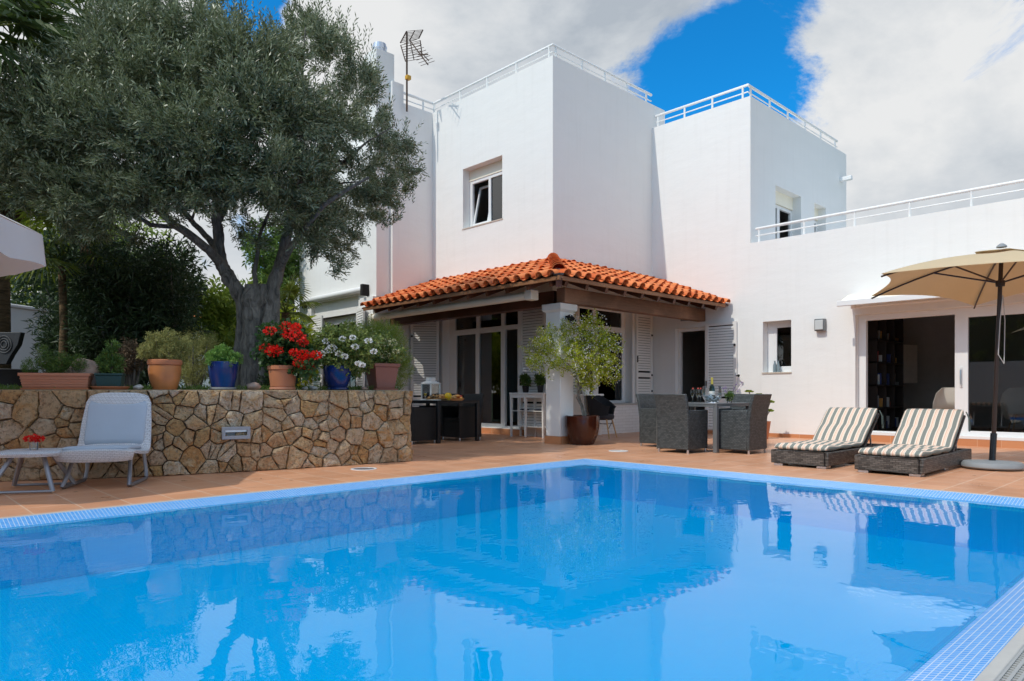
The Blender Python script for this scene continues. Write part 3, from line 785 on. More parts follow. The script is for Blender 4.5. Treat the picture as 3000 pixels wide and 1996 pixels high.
shutter((UC-.012,l1+.12), (UC-.012,16.68), .10, 2.84, side=-1)
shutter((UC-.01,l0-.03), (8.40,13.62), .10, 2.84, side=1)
mb = MB(); mb.tube([(UW-.05,7.22,1.25),(UW-.14,7.12,1.25)], .012, 6); mb.ball((UW-.14,7.12,1.25), .028); part(mb, 'shutter_stay', M['black'])
# left bay awning roll
va, vb = onu(1064,UC-.08), onu(886,UC-.08)
mb = MB(); mb.tube([(UC-.08,va,3.28),(UC-.08,vb,3.28)], .07, 14); aw = part(mb, 'awning_roll', M['pvc'], smooth=True)
mb = MB(); mb.box(UC-.2,UC,va-.16,va-.06,3.12,3.38); mb.box(UC-.12,UC,vb-.1,vb-.04,3.1,3.3); part(mb, 'awning_bracket', M['black'], aw, bevel=.01)
# wall lamp
v_l = onu(2402,13.4); t_ = 13.2
mb = MB(); mb.box(UW-.10,UW,v_l-.095,v_l+.095,2.08,2.31); wl = part(mb, 'wall_lamp', M['tabg'], bevel=.006)
mb = MB(); mb.box(UW-.125,UW-.1,v_l-.075,v_l+.075,2.10,2.285); part(mb, 'lamp_glass', simple('frosted_lamp_glass',(.55,.57,.56),.35), wl, bevel=.006)
# rain spouts, vent, porch spotlight
us_ = onv(2462,VB); mb = MB(); mb.box(us_-.06,us_+.06,VB-.28,VB,6.27,6.37); part(mb, 'rain_spout', M['pvc'], bevel=.01)
mb = MB(); mb.ob(Fw, onu(2024,UW), onu(1995,UW), 0, .02, 2.50, 2.58); part(mb, 'air_vent', M['concg'])
# railings -----------------------------------------------------------
def railing(pts, z, posts, h=.30):
    q = MB(); P = [Vector((a,b,z+h)) for a,b in pts]
    q.tube(P, .030, 10); q.tube([p-Vector((0,0,.145)) for p in P], .014, 8)
    for (a,b) in posts: q.tube([(a,b,z-.02),(a,b,z+h)], .022, 8)
    part(q, 'railing', M['rail'], smooth=True)
um = UM+.13; vm = VM+.13
railing([(9.2,13.45),(um,13.45)], ZM, [(9.9,13.45),(um,13.42)])
railing([(um,13.45),(um,vm),(onv(1908,vm),vm)], ZM, [(um,onu(x,um)) for x in (1348.5,1427.5,1513,1609)]+[(onv(x,vm),vm) for x in (1628,1705,1772,1836,1893)])
ub = UW+.12; vb_ = VB+.12
railing([(ub,VM-.02),(ub,vb_),(onv(2452,vb_),vb_)], ZB, [(ub,onu(x,ub)) for x in (1928,2005.6,2087,2176)]+[(onv(x,vb_),vb_) for x in (2199,2255,2308,2358,2404,2446)])
railing([(ub,VB-.06),(ub,-4.4)], ZG, [(ub,onu(x,ub)) for x in (2224,2356,2504,2665,2846)]+[(ub,2.08-k*.93) for k in range(6)])
# big door awning
aw = part(MB().box(UW-.16,UW,-2.5,4.92,2.50,2.70), 'awning', M['awnbox'], bevel=.02)
mb = MB()
for (p,q_) in (((UW-.14,2.705),(12.93,2.545)),): mb.add([(p[0],-2.5,p[1]),(p[0],4.93,p[1]),(q_[0],4.93,q_[1]),(q_[0],-2.5,q_[1]),(p[0],-2.5,p[1]-.006),(p[0],4.93,p[1]-.006),(q_[0],4.93,q_[1]-.006),(q_[0],-2.5,q_[1]-.006)], [(0,1,2,3),(7,6,5,4),(0,4,5,1),(2,6,7,3),(1,5,6,2),(3,7,4,0)])
part(mb, 'awning_fabric', M['cream'], aw)
part(MB().box(12.88,12.94,-2.5,4.97,2.455,2.555), 'awning_front_bar', M['pvc'], aw, bevel=.01)
mb = MB(); mb.tube([(UW-.1,4.8,2.47),(13.0,4.78,2.49)], .02, 8); mb.tube([(UW-.19,-2.4,2.47),(UW-.19,4.86,2.47)], .035, 10)
part(mb, 'awning_arm', M['awnbox'], aw, smooth=True)
# ---------------------------------------------------------------- PORCH
UE, VE, VEND = 8.14, 7.43, 13.33
ZE, ZT = 2.77, 3.50; sl = (ZT-ZE)/(UM-UE)
mb = MB()
def slab(q, pts, th):
    n = len(pts); q.add(list(pts)+[(x,y,z-th) for x,y,z in pts], [tuple(range(n)), tuple(range(2*n-1,n-1,-1))]+[(i,(i+1)%n,n+(i+1)%n,n+i) for i in range(n)])
slab(mb, [(UE,VEND,ZE),(UE,VE,ZE),(UM,VM,ZT),(UM,VEND,ZT)], .03)
slab(mb, [(UE,VE,ZE),(UW,VE,ZE),(UW,VM,ZT),(UM,VM,ZT)], .03)
part(mb, 'roof_boarding', M['beamd'])
mb = MB(); v = 7.65
while v < VEND:
    ut = UM if v > VM else UM-(VM-v)
    mb.bar((UE+.03,v,ZE-.10),(ut,v,ZE-.10+(ut-UE)*sl), .07, .11); v += .52
u = 8.35
while u < UW-.05:
    vt = VM if u > UM else VM-(UM-u)
    mb.bar((u,VE+.03,ZE-.10),(u,vt,ZE-.10+(vt-VE)*sl), .07, .11); u += .52
mb.bar((UE+.03,VE+.03,ZE-.11),(UM,VM,ZT-.12), .10, .14)
part(mb, 'rafters', M['beamd'])
mb = MB(); mb.box(UE-.005,UE+.03,VE-.005,VEND-.06,ZE-.07,ZE-.005); mb.box(UE+.031,UW-.12,VE-.005,VE+.03,ZE-.07,ZE-.005)
part(mb, 'fascia', M['fascia'], bevel=.004)
mb = MB(); mb.box(8.95,9.15,8.30,13.44,2.44,2.70); part(mb, 'left_beam', M['beamd'], bevel=.008)
mb = MB(); mb.box(8.88,UW-.002,7.97,8.17,2.455,2.715); part(mb, 'right_beam', M['beamw'], bevel=.01)
# pillar
mb = MB(); mb.box(8.87,9.22,8.07,8.42,.13,2.40); pl = part(mb, 'pillar', M['plaster'], bevel=.012)
mb = MB(); mb.frust(9.045,8.245,2.30,2.345,.175,.175,.225,.225); mb.box(8.82,9.27,8.02,8.47,2.345,2.452); part(mb, 'pillar_capital', M['plaster'], pl, bevel=.008)
mb = MB(); mb.box(8.855,9.235,8.055,8.435,0,.13); part(mb, 'pillar_plinth', M['skirt'], pl, bevel=.004)
mb = MB(); mb.box(9.0,9.06,7.95,8.07,2.18,2.24); mb.tube([(9.03,8.0,2.21),(8.98,7.86,2.13)], .055, 12); part(mb, 'spotlight', M['black'], pl, smooth=True)
# awning cassette under the left eave
mb = MB(); q = [(UE+.36,z_) for z_ in ()]
mb.tube([(8.50,8.42,2.585),(8.50,13.42,2.585)], .072, 16); ac = part(mb, 'awning_cassette', M['cream'], smooth=True)
mb = MB(); mb.box(8.41,8.60,8.33,8.50,2.50,2.67); part(mb, 'cassette_end', M['cream'], ac, bevel=.01); mb = MB(); mb.box(8.41,8.60,13.40,13.50,2.50,2.67); part(mb, 'cassette_end', M['cream'], ac, bevel=.01)
# tiles
def arch(q, O, U, A, Nn, s0_, s1_, r0, r1, h0, h1, n=8, up=1, th=.012):
    vs = []; 
    for (s_, r_, h_) in ((s0_,r0,h0),(s1_,r1,h1)):
        for rr in (r_, r_-th):
            for k in range(n+1):
                a = math.pi*k/n
                vs.append(O+U*s_+A*(-math.cos(a)*rr)+Nn*(h_+up*math.sin(a)*rr*.9))
    m = n+1; fs = []
    for k in range(n):
        fs.append((k,k+1,2*m+k+1,2*m+k)); fs.append((m+k+1,m+k,3*m+k,3*m+k+1)); fs.append((k+1,k,m+k,m+k+1))
    fs += [(0,2*m,3*m,m),(n,m+n,3*m+n,2*m+n)]
    q.add(vs, fs)
def tile_slope(q, q2, origin, along, updir, length_at, n, pitch):
    U = Vector(updir); A = Vector(along); Nn = Vector((0,0,1)); U3 = Vector((U.x,U.y,sl)).normalized(); Nn = A.cross(U3); Nn = Nn if Nn.z > 0 else -Nn
    for i in range(n):
        c = (i+.5)*pitch; O_ = Vector(origin)+A*c; Lh = length_at(c); L = Lh*math.sqrt(1+sl*sl)
        k = 0
        while True:
            s_ = k*.335-.05
            if s_ > L-.06: break
            e = min(s_+.42, L+.02); jx = random.uniform(-.011,.011)
            arch(q, O_+A*jx, U3, A, Nn, s_, e, .088, .074, .040+.020*random.random(), .018)
            k += 1
        for cc in (c-pitch/2,):
            O2 = Vector(origin)+A*cc; L2 = length_at(max(cc,0.01))*math.sqrt(1+sl*sl); k = 0
            while True:
                s_ = k*.335-.03
                if s_ > L2-.06: break
                arch(q2, O2, U3, A, Nn, s_, min(s_+.40, L2+.0), .086, .094, .075+.012, .080-.012, up=-1, th=.008); k += 1
q = MB(); q2 = MB(); LR = UM-UE
nA = 23; pA = (VEND-VE)/nA
tile_slope(q, q2, (UE,VE,ZE), (0,1,0), (1,0,0), lambda c: min(LR, c), nA, pA)
nB = 21; pB = (UW-UE)/nB
tile_slope(q, q2, (UE,VE,ZE), (1,0,0), (0,1,0), lambda c: min(LR, c), nB, pB)
rt = part(q, 'roof_tiles', M['tile_o'], smooth=True, angle=60, merge=False)
part(q2, 'channel_tiles', M['tile_o'], rt, smooth=True, angle=60, merge=False)
q = MB(); hd = Vector((LR,LR,ZT-ZE)); Lh = hd.length; hd.normalize(); ha = Vector((1,-1,0)).normalized(); hn = ha.cross(hd); hn = hn if hn.z > 0 else -hn
k = 0
while k*.33 < Lh-.1:
    s_ = k*.33+.10; arch(q, Vector((UE,VE,ZE)), hd, ha, hn, s_, min(s_+.42,Lh+.05), .115, .098, .085, .055, th=.014); k += 1
hp = part(q, 'hip_tiles', M['tile_o'], smooth=True, merge=False)
q = MB(); q.ball(Vector((UE+.13,VE+.13,ZE+.07)), .10, nz=.3, sz=.8); part(q, 'mortar_bedding', M['concg'], hp, smooth=True)
q = MB(); q.bar((UM-.03,VM-.03,ZT+.05),(UM-.03,VEND,ZT+.05), .08, .06); q.bar((UM-.03,VM-.03,ZT+.05),(UW-.01,VM-.03,ZT+.05), .08, .06); part(q, 'roof_flashing', M['tile_o'])
# antenna
p = at(1192, 342, 15.95); an = thing('roof_antenna', 'rusty grid television antenna on a thin pole above the left roof', 'antenna', (p.x,p.y,7.4))
def A(x,y,dt=0): 
    return at(x,y,15.95+dt)-Vector((p.x,p.y,7.4))
mb = MB(); mb.tube([(0,0,0),A(1192,95)], .022, 8); mb.build('mast', M['rust'], an)
mb = MB()
for (P0,P1,Q0,Q1) in (((1191,92),(1239,88),(1173,126),(1227,113)), ((1174,133),(1231,119),(1188,180),(1238,172))):
    mb.tube([A(*P0,-.1),A(*Q0,-.2)], .014, 6); mb.tube([A(*P1,.25),A(*Q1,.2)], .014, 6)
    mb.tube([A((P0[0]+P1[0])/2,(P0[1]+P1[1])/2,.1),A((Q0[0]+Q1[0])/2,(Q0[1]+Q1[1])/2)], .012, 6)
    for k in range(8):
        f = k/7; mb.tube([A(P0[0]+(Q0[0]-P0[0])*f,P0[1]+(Q0[1]-P0[1])*f,-.1-.1*f),A(P1[0]+(Q1[0]-P1[0])*f,P1[1]+(Q1[1]-P1[1])*f,.25-.05*f)], .006, 5)
mb.build('reflector_grid', M['rust'], an)
mb = MB(); mb.tube([A(1200,118),A(1254,190,-.6)], .014, 6); mb.tube([A(1230,150,-.2),A(1256,178,-.5)], .012, 6); mb.tube([A(1225,160,-.3),A(1254,160,-.55)], .012, 6)
for k in range(9):
    f = k/8; c0 = A(1203+50*f,122+64*f,-.6*f); mb.tube([c0-Vector((.12,-.1,.06)),c0+Vector((.12,-.1,.06))], .006, 5)
mb.build('director_boom', M['rust'], an)
MB().box(A(1195,228).x-.05,A(1195,228).x+.06,A(1195,228).y-.05,A(1195,228).y+.05,A(1195,234).z,A(1195,222).z).build('amplifier_box', M['yellow'], an, bevel=.008)
# ================================================================ FURNITURE
def sweep(path, width, thick, prof=12, pinch=()):
    """cushion swept along path [(x,z)], rounded cross-section, rounded ends"""
    q = MB(); P = [Vector((x,0,z)) for x,z in path]; m = len(P); n = prof; vs = []
    for i,p in enumerate(P):
        d = (P[min(i+1,m-1)]-P[max(i-1,0)]).normalized(); nr = Vector((-d.z,0,d.x))
        t = thick*(1-.45*sum(math.exp(-((i-k)/1.1)**2) for k in pinch)); e = min(i,m-1-i)
        if e == 0: t *= .45
        w = width-(.03 if e == 0 else 0)
        for k in range(n*2):
            a = 2*math.pi*k/(2*n); ca, sa = math.cos(a), math.sin(a)
            ex = .35; yy = math.copysign(abs(ca)**ex, ca)*w/2; hh = math.copysign(abs(sa)**.6, sa)*t/2
            vs.append(p+Vector((0,yy,0))+nr*hh)
    N2 = 2*n; fs = []
    for i in range(m-1):
        for k in range(N2):
            k2 = (k+1)%N2; fs.append((i*N2+k,i*N2+k2,(i+1)*N2+k2,(i+1)*N2+k))
    fs += [tuple(range(N2-1,-1,-1)), tuple((m-1)*N2+k for k in range(N2))]
    q.add(vs, fs); return q
def dining_chair(mat, label, loc, rz, group):
    t = thing('wicker_chair', label, 'chair', loc, rz, group)
    def curved(y0,y1,lean):
        q = MB(); n = 8; vs = []; prof = [(-.265,.055),(-.262,.3),(-.268,.5),(-.30,.72),(-.345,.875)]
        for (x,z) in prof:
            for y in (y0,y1): vs.append((x,y,z))
        for (x,z) in prof:
            for y in (y0,y1): vs.append((x+.05,y,z))
        m = len(prof); fs = []
        for i in range(m-1):
            a = 2*i; fs.append((a,a+1,a+3,a+2)); b = 2*m+a; fs.append((b+2,b+3,b+1,b)); fs.append((a,a+2,b+2,b)); fs.append((a+3,a+1,b+1,b+3))
        e = 2*(m-1); fs += [(e,e+1,2*m+e+1,2*m+e),(0,2*m,2*m+1,1)]
        return q.add(vs, fs)
    curved(-.275,.275,1).build('backrest', mat, t, bevel=.012)
    for y in (-1,1):
        q = MB(); y0, y1 = (.235,.275) if y > 0 else (-.275,-.235)
        q.add([(-.215,y0,.055),(.27,y0,.055),(.285,y0,.635),(-.232,y0,.635),(-.215,y1,.055),(.27,y1,.055),(.285,y1,.635),(-.232,y1,.635)],
              [(0,3,2,1),(4,5,6,7),(0,1,5,4),(1,2,6,5),(2,3,7,6),(3,0,4,7)])
        q.build('armrest', mat, t, bevel=.008)
    MB().box(-.212,.262,-.233,.233,.36,.43).build('seat', mat, t, bevel=.01)
    MB().box(.235,.262,-.233,.233,.06,.358).build('front_panel', mat, t, bevel=.004)
    for x,y in ((-.24,-.25),(-.24,.25),(.25,-.25),(.25,.25)):
        MB().lathe([(.016,0),(.019,.01),(.016,.06)], (x,y,0), 10).build('leg', M['steel'], t, smooth=True)
    return t
def vtable(name, label, x0,x1,y0,y1,h, m, lm, inset=.0, lw=.065, th=.05):
    t = thing(name, label, 'table', ((x0+x1)/2,(y0+y1)/2,0)); cx,cy = (x0+x1)/2,(y0+y1)/2
    a,b = (x1-x0)/2,(y1-y0)/2
    MB().box(-a,a,-b,b,h-.012,h).build('tabletop', m, t, bevel=.003)
    MB().wall(((0,0),(1,0),(0,1)), 0,0,0,0,0)
    q = MB()
    for (p_,r_,s_,u_) in ((-a+.003,a-.003,-b+.003,-b+.045),(-a+.003,a-.003,b-.045,b-.003),(-a+.003,-a+.045,-b+.045,b-.045),(a-.045,a-.003,-b+.045,b-.045)): q.box(p_,r_,s_,u_,h-th,h-.013)
    q.build('table_frame', lm, t, bevel=.003)
    for sx in (-1,1):
        for sy in (-1,1):
            cx_,cy_ = sx*(a-lw/2-inset-.004), sy*(b-lw/2-inset-.004)
            MB().box(cx_-lw/2,cx_+lw/2,cy_-lw/2,cy_+lw/2,0,h-th-.001).build('leg', lm, t, bevel=.004)
    return t
# right hand table and four chairs
T2 = vtable('patio_table', 'square grey aluminium table set for drinks beside the shuttered door', 9.27,10.34,5.30,6.37,.735, M['tabg'], M['tabg'])
c0 = dining_chair(M['wick_g'], 'grey wicker armchair with its tall back turned to the pool', (9.09,5.78,0), 0, 'grey wicker armchairs round the drinks table')
dup(c0, (9.80,6.62,0), -math.pi/2, 'grey wicker armchair farthest left, behind the table of drinks')
dup(c0, (9.655,5.105,0), math.pi/2, 'grey wicker armchair on the table side nearest the sunbeds')
dup(c0, (10.64,5.70,0), math.pi, 'grey wicker armchair on the house side of the drinks table')
# left hand table and four chairs
T1 = vtable('patio_table', 'rectangular black table laid for breakfast under the porch', 7.43,8.41,9.66,11.25,.755, M['tabk'], M['tabk'], th=.055)
GK = 'black wicker armchairs round the breakfast table'
k0 = dining_chair(M['wick_k'], 'black wicker armchair with its back right against the stone wall end', (7.22,10.06,0), 0, GK)
dup(k0, (7.22,10.85,0), 0, 'black wicker armchair farther back on the wall side of the breakfast table')
dup(k0, (8.35,10.12,0), math.pi, 'black wicker armchair nearest on the sliding door side of the breakfast table')
dup(k0, (8.37,10.85,0), math.pi, 'black wicker armchair farther back on the sliding door side of the breakfast table')
# sunbeds
def sunbed(label, loc):
    t = thing('sunbed', label, 'sunbed', loc, 0, 'striped sunbeds by the pool')
    q = MB(); L, W2 = 1.95, .35
    for (a,b,c,d) in ((0,L,-W2,-W2+.05),(0,L,W2-.05,W2),(0,.05,-W2+.05,W2-.05),(L-.05,L,-W2+.05,W2-.05)): q.box(a,b,c,d,.03,.195)
    q.build('wicker_base', M['wick_b'], t, bevel=.012)
    MB().box(.05,1.15,-W2+.05,W2-.05,.150,.175).build('slatted_deck', M['wick_b'], t)
    for x in (.09, 1.0, L-.09):
        for y in (-W2+.09, W2-.09): MB().box(x-.075,x+.075,y-.055,y+.055,0,.029).build('foot', M['steel'], t, bevel=.004)
    pts = [(.02,.225)]+[(.02+1.12*k/14,.232+.004*math.sin(k*1.3)) for k in range(1,14)]
    bx, bz = 1.14,.235
    pts += [(1.10,.232),(1.16,.245),(1.21,.28)]
    dirv = Vector((.785,.62)); n = 11
    for k in range(1,n+1): pts.append((1.21+dirv.x*.64*k/n, .28+dirv.y*.64*k/n))
    q = sweep(pts, .66, .085, pinch=(5,10,15,21))
    q.build('cushion', M['stripe'], t, smooth=True, angle=80)
    q = MB(); q.bar((1.20,0,.205),(1.70,0,.668), .66, .028, (0,1,0))
    n0 = MB()
    n0.add([(1.21,-.33,.20),(1.21,.33,.20),(1.745,.33,.622),(1.745,-.33,.622),(1.235,-.33,.178),(1.235,.33,.178),(1.765,.33,.60),(1.765,-.33,.60)], [(0,1,2,3),(7,6,5,4),(0,4,5,1),(1,5,6,2),(2,6,7,3),(3,7,4,0)])
    n0.build('backrest', M['wick_b'], t, bevel=.008)
    q = MB(); q.tube([(1.60,-.25,.52),(1.66,-.25,.19)], .012, 6); q.tube([(1.60,.25,.52),(1.66,.25,.19)], .012, 6); q.build('prop_bar', M['steel'], t, smooth=True)
    q = MB()
    for dx in (0,.03): q.tube([(1.70,-.345,.66),(1.72+dx,-.37,.58),(1.71+dx*2,-.375,.48),(1.735+dx,-.37,.42)], .006, 5)
    q.build('tie_cord', M['cushg'], t)
    return t
sb = sunbed('striped cushion sunbed nearer the dining chairs, left of its twin', (8.235,3.62,0))
dup(sb, (8.185,2.615,0), None, 'striped cushion sunbed next to the beige parasol base')
# ---------------------------------------------------------------- beige parasol
pb = gnd(2907,1374); pt = at(2935,822,8.12)
um_ = thing('beige_parasol', 'large open beige parasol on a dark pole beside the sunbeds', 'parasol', (pb.x,pb.y,0))
bx = Vector((pb.x,pb.y,0))
MB().lathe([(.30,.015),(.315,.03),(.315,.055),(.29,.085),(.12,.098),(.05,.10),(.0,.10)], n=36).build('base', M['concg'], um_, smooth=True)
top = Vector((9.85,1.9,2.585))-bx; axis = (top-Vector((0,0,0))).normalized()
MB().tube([(0,0,.10),axis*.42], .034, 14).build('base_sleeve', M['tabk'], um_, smooth=True)
MB().tube([axis*.40,axis*1.2,top-axis*.03], .023, 14).build('pole', M['pole'], um_, smooth=True)
ex = axis.orthogonal().normalized()
tips_px = [(2581.6,802,2.35),(2553,867,2.16),(2854,896,2.107)]
C0 = top.copy()
tips = []
for (x,y,z) in tips_px:
    t_ = (z-EYE)*F0/(HY-y); tips.append(at(x,y,t_)-bx)
for i in range(3): tips.append(Vector((2*C0.x-tips[i].x, 2*C0.y-tips[i].y, (2.2,2.2,2.24)[i])))
tips[5].x, tips[5].y = 8.72-bx.x, 1.30-bx.y
tips = [tips[0],tips[1],tips[2],tips[3],tips[4],tips[5]]
def canopy(q, ctr, tips, nr=10, ns=10, sag=.10, r0=0.0, edge=.12, thick=.004):
    """radial panels, ribs gently bowed, edges curved inwards"""
    for s_, off in ((0,0),(1,-thick)):
        for i in range(len(tips)):
            a, b = tips[i], tips[(i+1)%len(tips)]
            grid = []
            for j in range(nr+1):
                f = r0+(1-r0)*j/nr; row = []
                for k in range(ns+1):
                    g_ = k/ns; e = a.lerp(b, g_); inw = 1-edge*4*g_*(1-g_)*f
                    p = ctr.lerp(e, f*inw); bow = sag*4*f*(1-f)*.5
                    p = p+Vector((0,0,bow-.10*4*g_*(1-g_)*f*(1-f)*.6+off)); row.append(p)
                grid.append(row)
            vs = [p for r_ in grid for p in r_]; m = ns+1
            q.add(vs, [(j*m+k,j*m+k+1,(j+1)*m+k+1,(j+1)*m+k) for j in range(nr) for k in range(ns)])
q = MB(); canopy(q, C0+Vector((0,0,-.02)), tips, r0=.12)
q.build('canopy', M['canvas'], um_, smooth=True, angle=70)
q = MB(); vt = [C0+(t_-C0)*.22+Vector((0,0,.045)) for t_ in tips]; canopy(q, C0+Vector((0,0,.015)), vt, nr=4, ns=8, sag=.01, edge=.10)
q.build('vent_flap', M['canvas'], um_, smooth=True, angle=70)
MB().lathe([(.055,0),(.05,.02),(.02,.045),(0,.05)], C0+Vector((0,0,.035)), 14).build('finial', M['concg'], um_, smooth=True)
hub = axis*2.20
for t_ in tips:
    q = MB(); ps = []
    for k in range(9):
        f = k/8; p = C0.lerp(t_, f)+Vector((0,0,-.02+.10*4*f*(1-f)*.5-.016)); ps.append(p)
    q.tube(ps, .011, 6); rb = q.build('rib', M['pole'], um_, smooth=True)
    mid = ps[4]
    MB().tube([hub, mid], .010, 6).build('strut', M['pole'], rb, smooth=True)
MB().lathe([(.045,-.04),(.05,0),(.045,.03)], hub, 12).build('runner_hub', M['pole'], um_, smooth=True)
q = MB(); P0 = axis*2.05; q.tube([P0+Vector((.02,-.03,0)),axis*1.75+Vector((.06,-.05,0)),axis*1.35+Vector((.05,-.06,0)),axis*1.24+Vector((0,-.07,0)),axis*1.35+Vector((-.05,-.02,0)),axis*1.75+Vector((-.03,-.02,0)),P0+Vector((.0,-.03,0))], .005, 6)
q.build('pull_cord', M['rockw'], um_, smooth=True)
# ---------------------------------------------------------------- white parasol at the left
def camw(X,Y,z=0): return Vector((X*CA+Y*SA, -X*SA+Y*CA, z))
wc = camw(-5.80,5.8); wp = thing('white_parasol', 'white canvas parasol with a hanging valance at the left edge', 'parasol', (wc.x,wc.y,0))
q = MB(); q.tube([(0,0,.09),(0,0,2.93)], .025, 12); q.build('pole', M['rail'], wp, smooth=True)
MB().lathe([(.28,0),(.28,.05),(.1,.09),(0,.09)], n=30).build('base', M['concg'], wp, smooth=True)
tw = [Vector((1.53*math.cos(a),1.53*math.sin(a),2.42)) for a in [R(-43.7+34+45*k) for k in range(8)]]
q = MB(); canopy(q, Vector((0,0,2.98)), tw, nr=8, ns=6, sag=.10, edge=.015); q.build('canopy', M['canvasw'], wp, smooth=True, angle=60)
q = MB()
for i in range(8):
    a, b = tw[i], tw[(i+1)%8]; vs = []; n = 14
    for k in range(n+1):
        f = k/n; p = a.lerp(b, f)*1.0; inw = 1-.015*4*f*(1-f); o = Vector((p.x*inw,p.y*inw,p.z-.004)); n_ = Vector((p.x,p.y,0)).normalized()
        dz = -.33+.035*abs(math.cos(math.pi*f*1.0)); vs += [o, o+n_*(.03+.02*math.sin(f*9+i))+Vector((0,0,dz))]
    q.add(vs, [(2*k,2*k+2,2*k+3,2*k+1) for k in range(n)])
q.build('valance', M['canvasw'], wp, smooth=True)
for i in range(8):
    q = MB(); q.tube([Vector((0,0,2.92)), tw[i]+Vector((0,0,-.03))], .010, 5); q.build('rib', M['rail'], wp)
# ---------------------------------------------------------------- white lounge chair + side table (left)
fA,fB,fC,fD = gnd(184,1434),gnd(258,1409),gnd(375,1430),gnd(423,1406)
org = (fA+fB+fC+fD)/4; xa = ((fA+fC)/2-(fB+fD)/2); rz = math.atan2(xa.y,xa.x)   # local +x = front
lc = thing('lounge_chair', 'white woven lounge chair with pale cushions before the stone wall', 'chair', (org.x,org.y,0), rz)
q = MB()
def shell(q, path, w0, w1, th, flare=.03, n=16):
    vs = []; m = len(path)
    for s_ in (0,1):
        for i,(x,z,wf) in enumerate(path):
            d = Vector((path[min(i+1,m-1)][0]-path[max(i-1,0)][0], path[min(i+1,m-1)][1]-path[max(i-1,0)][1])).normalized(); nr = Vector((-d.y,d.x))
            for k in range(n+1):
                y = (k/n*2-1); ed = abs(y)**4*flare
                vs.append((x+nr.x*(ed-s_*th), y*wf, z+nr.y*(ed-s_*th)))
    N1 = n+1; fs = []
    for s_ in (0,1):
        o = s_*m*N1
        for i in range(m-1):
            for k in range(n):
                a = (o+i*N1+k, o+i*N1+k+1, o+(i+1)*N1+k+1, o+(i+1)*N1+k); fs.append(a if s_ == 0 else a[::-1])
    o = m*N1
    for i in range(m-1):
        fs.append((i*N1,(i+1)*N1,o+(i+1)*N1,o+i*N1)); fs.append((i*N1+n,o+i*N1+n,o+(i+1)*N1+n,(i+1)*N1+n))
    for k in range(n):
        fs.append((k,o+k,o+k+1,k+1)); e = (m-1)*N1; fs.append((e+k,e+k+1,o+e+k+1,o+e+k))
    q.add(vs, fs)
pth = [(.345,.265,.315),(.368,.30,.33),(.375,.345,.335),(.33,.355,.345),(.10,.33,.345),(-.12,.315,.34),(-.22,.335,.335),(-.265,.40,.33),(-.33,.60,.32),(-.40,.80,.30),(-.425,.865,.27),(-.44,.88,.235)]
shell(q, pth, .34,.34,.028)
q.build('woven_shell', M['wick_w'], lc, smooth=True, angle=60)
sweep([(.36-.55*k/8,.378-.03*k/8) for k in range(9)], .56, .05).build('seat_cushion', M['pad'], lc, smooth=True, angle=80)
sweep([(-.232-.165*k/8,.37+.44*k/8) for k in range(9)], .55, .05).build('back_cushion', M['pad'], lc, smooth=True, angle=80)
hw_ = (fA-fC).length/2
for s_ in (-1,1):
    y = s_*hw_
    q = MB(); q.tube([(.10,y*.86,.31),(.24,y*.95,.10),(.31,y,.022),(.27,y,.016),(-.27,y,.016),(-.31,y,.03),(-.33,y*.96,.12),(-.30,y*.9,.34)], .019, 8)
    q.build('leg', M['metal'], lc, smooth=True)
q = MB(); q.tube([(.10,-hw_*.86,.305),(.10,hw_*.86,.305)], .013, 8); q.build('cross_bar', M['metal'], lc)
g1,g2,g3 = gnd(12,1460),gnd(163,1452),gnd(172,1440)
tc = camw(-4.40,6.33); st = thing('side_table', 'small white woven side table holding a red flower, left of the chair', 'table', (tc.x,tc.y,0), rz)
q = MB(); n = 20; rim = []
for k in range(4*8):
    a = 2*math.pi*k/32; ca,sa = math.cos(a),math.sin(a); rim.append((math.copysign(abs(ca)**.45,ca)*.262, math.copysign(abs(sa)**.45,sa)*.262))
rings = [(.55,.372),(.93,.370),(1.0,.352),(.96,.325),(.55,.32)]
vs = [(x*s_,y*s_,z) for s_,z in rings for x,y in rim]; fs = [(i*32+k,i*32+(k+1)%32,(i+1)*32+(k+1)%32,(i+1)*32+k) for i in range(4) for k in range(32)]
fs += [tuple(range(31,-1,-1)), tuple(4*32+k for k in range(32))]
q.add(vs, fs); q.build('tabletop', M['wick_w'], st, smooth=True, angle=50)
for s_ in (-1,1):
    q = MB(); y = s_*.25
    q.tube([(.10,y*.5,.32),(.26,y,.03),(.26,y,.02)], .021, 8); q.tube([(-.10,y*.5,.32),(-.26,y,.03),(-.26,y,.02)], .021, 8)
    q.build('leg', M['metal'], st, smooth=True)
for x in (.27,-.27):
    MB().tube([(x,-.25,.022),(x,.25,.022)], .013, 8).build('foot_bar', M['metal'], st, smooth=True)
def flower_ball(q_P, q_D, q_L, q_W, c, r, n, l):
    P,D = blob_pts(c, r, n, .5, .7); q_P.append(P); q_D.append(D*np.array([1,1,.6])+np.array([0,0,.15])); q_L.append(np.full(n,l)); q_W.append(np.full(n,l*.8))
fl = at(99,1300,6.33); vv = thing('flower_glass', 'small glass of red geranium blooms on the white side table', 'vase', (fl.x,fl.y,.3725))
MB().lathe([(.034,0),(.036,.005),(.036,.075),(.033,.075),(.033,.008),(0,.008)], n=20).build('glass', M['clearg'], vv, smooth=True)
Q = [[],[],[],[]]
for c,r in (((0,0,.105),.04),((-.035,.01,.10),.03),((.04,-.02,.10),.032)): flower_ball(*Q, c, r, 60, .024)
leaf_obj('blooms', *[np.concatenate(x) for x in Q], M['red'], vv)
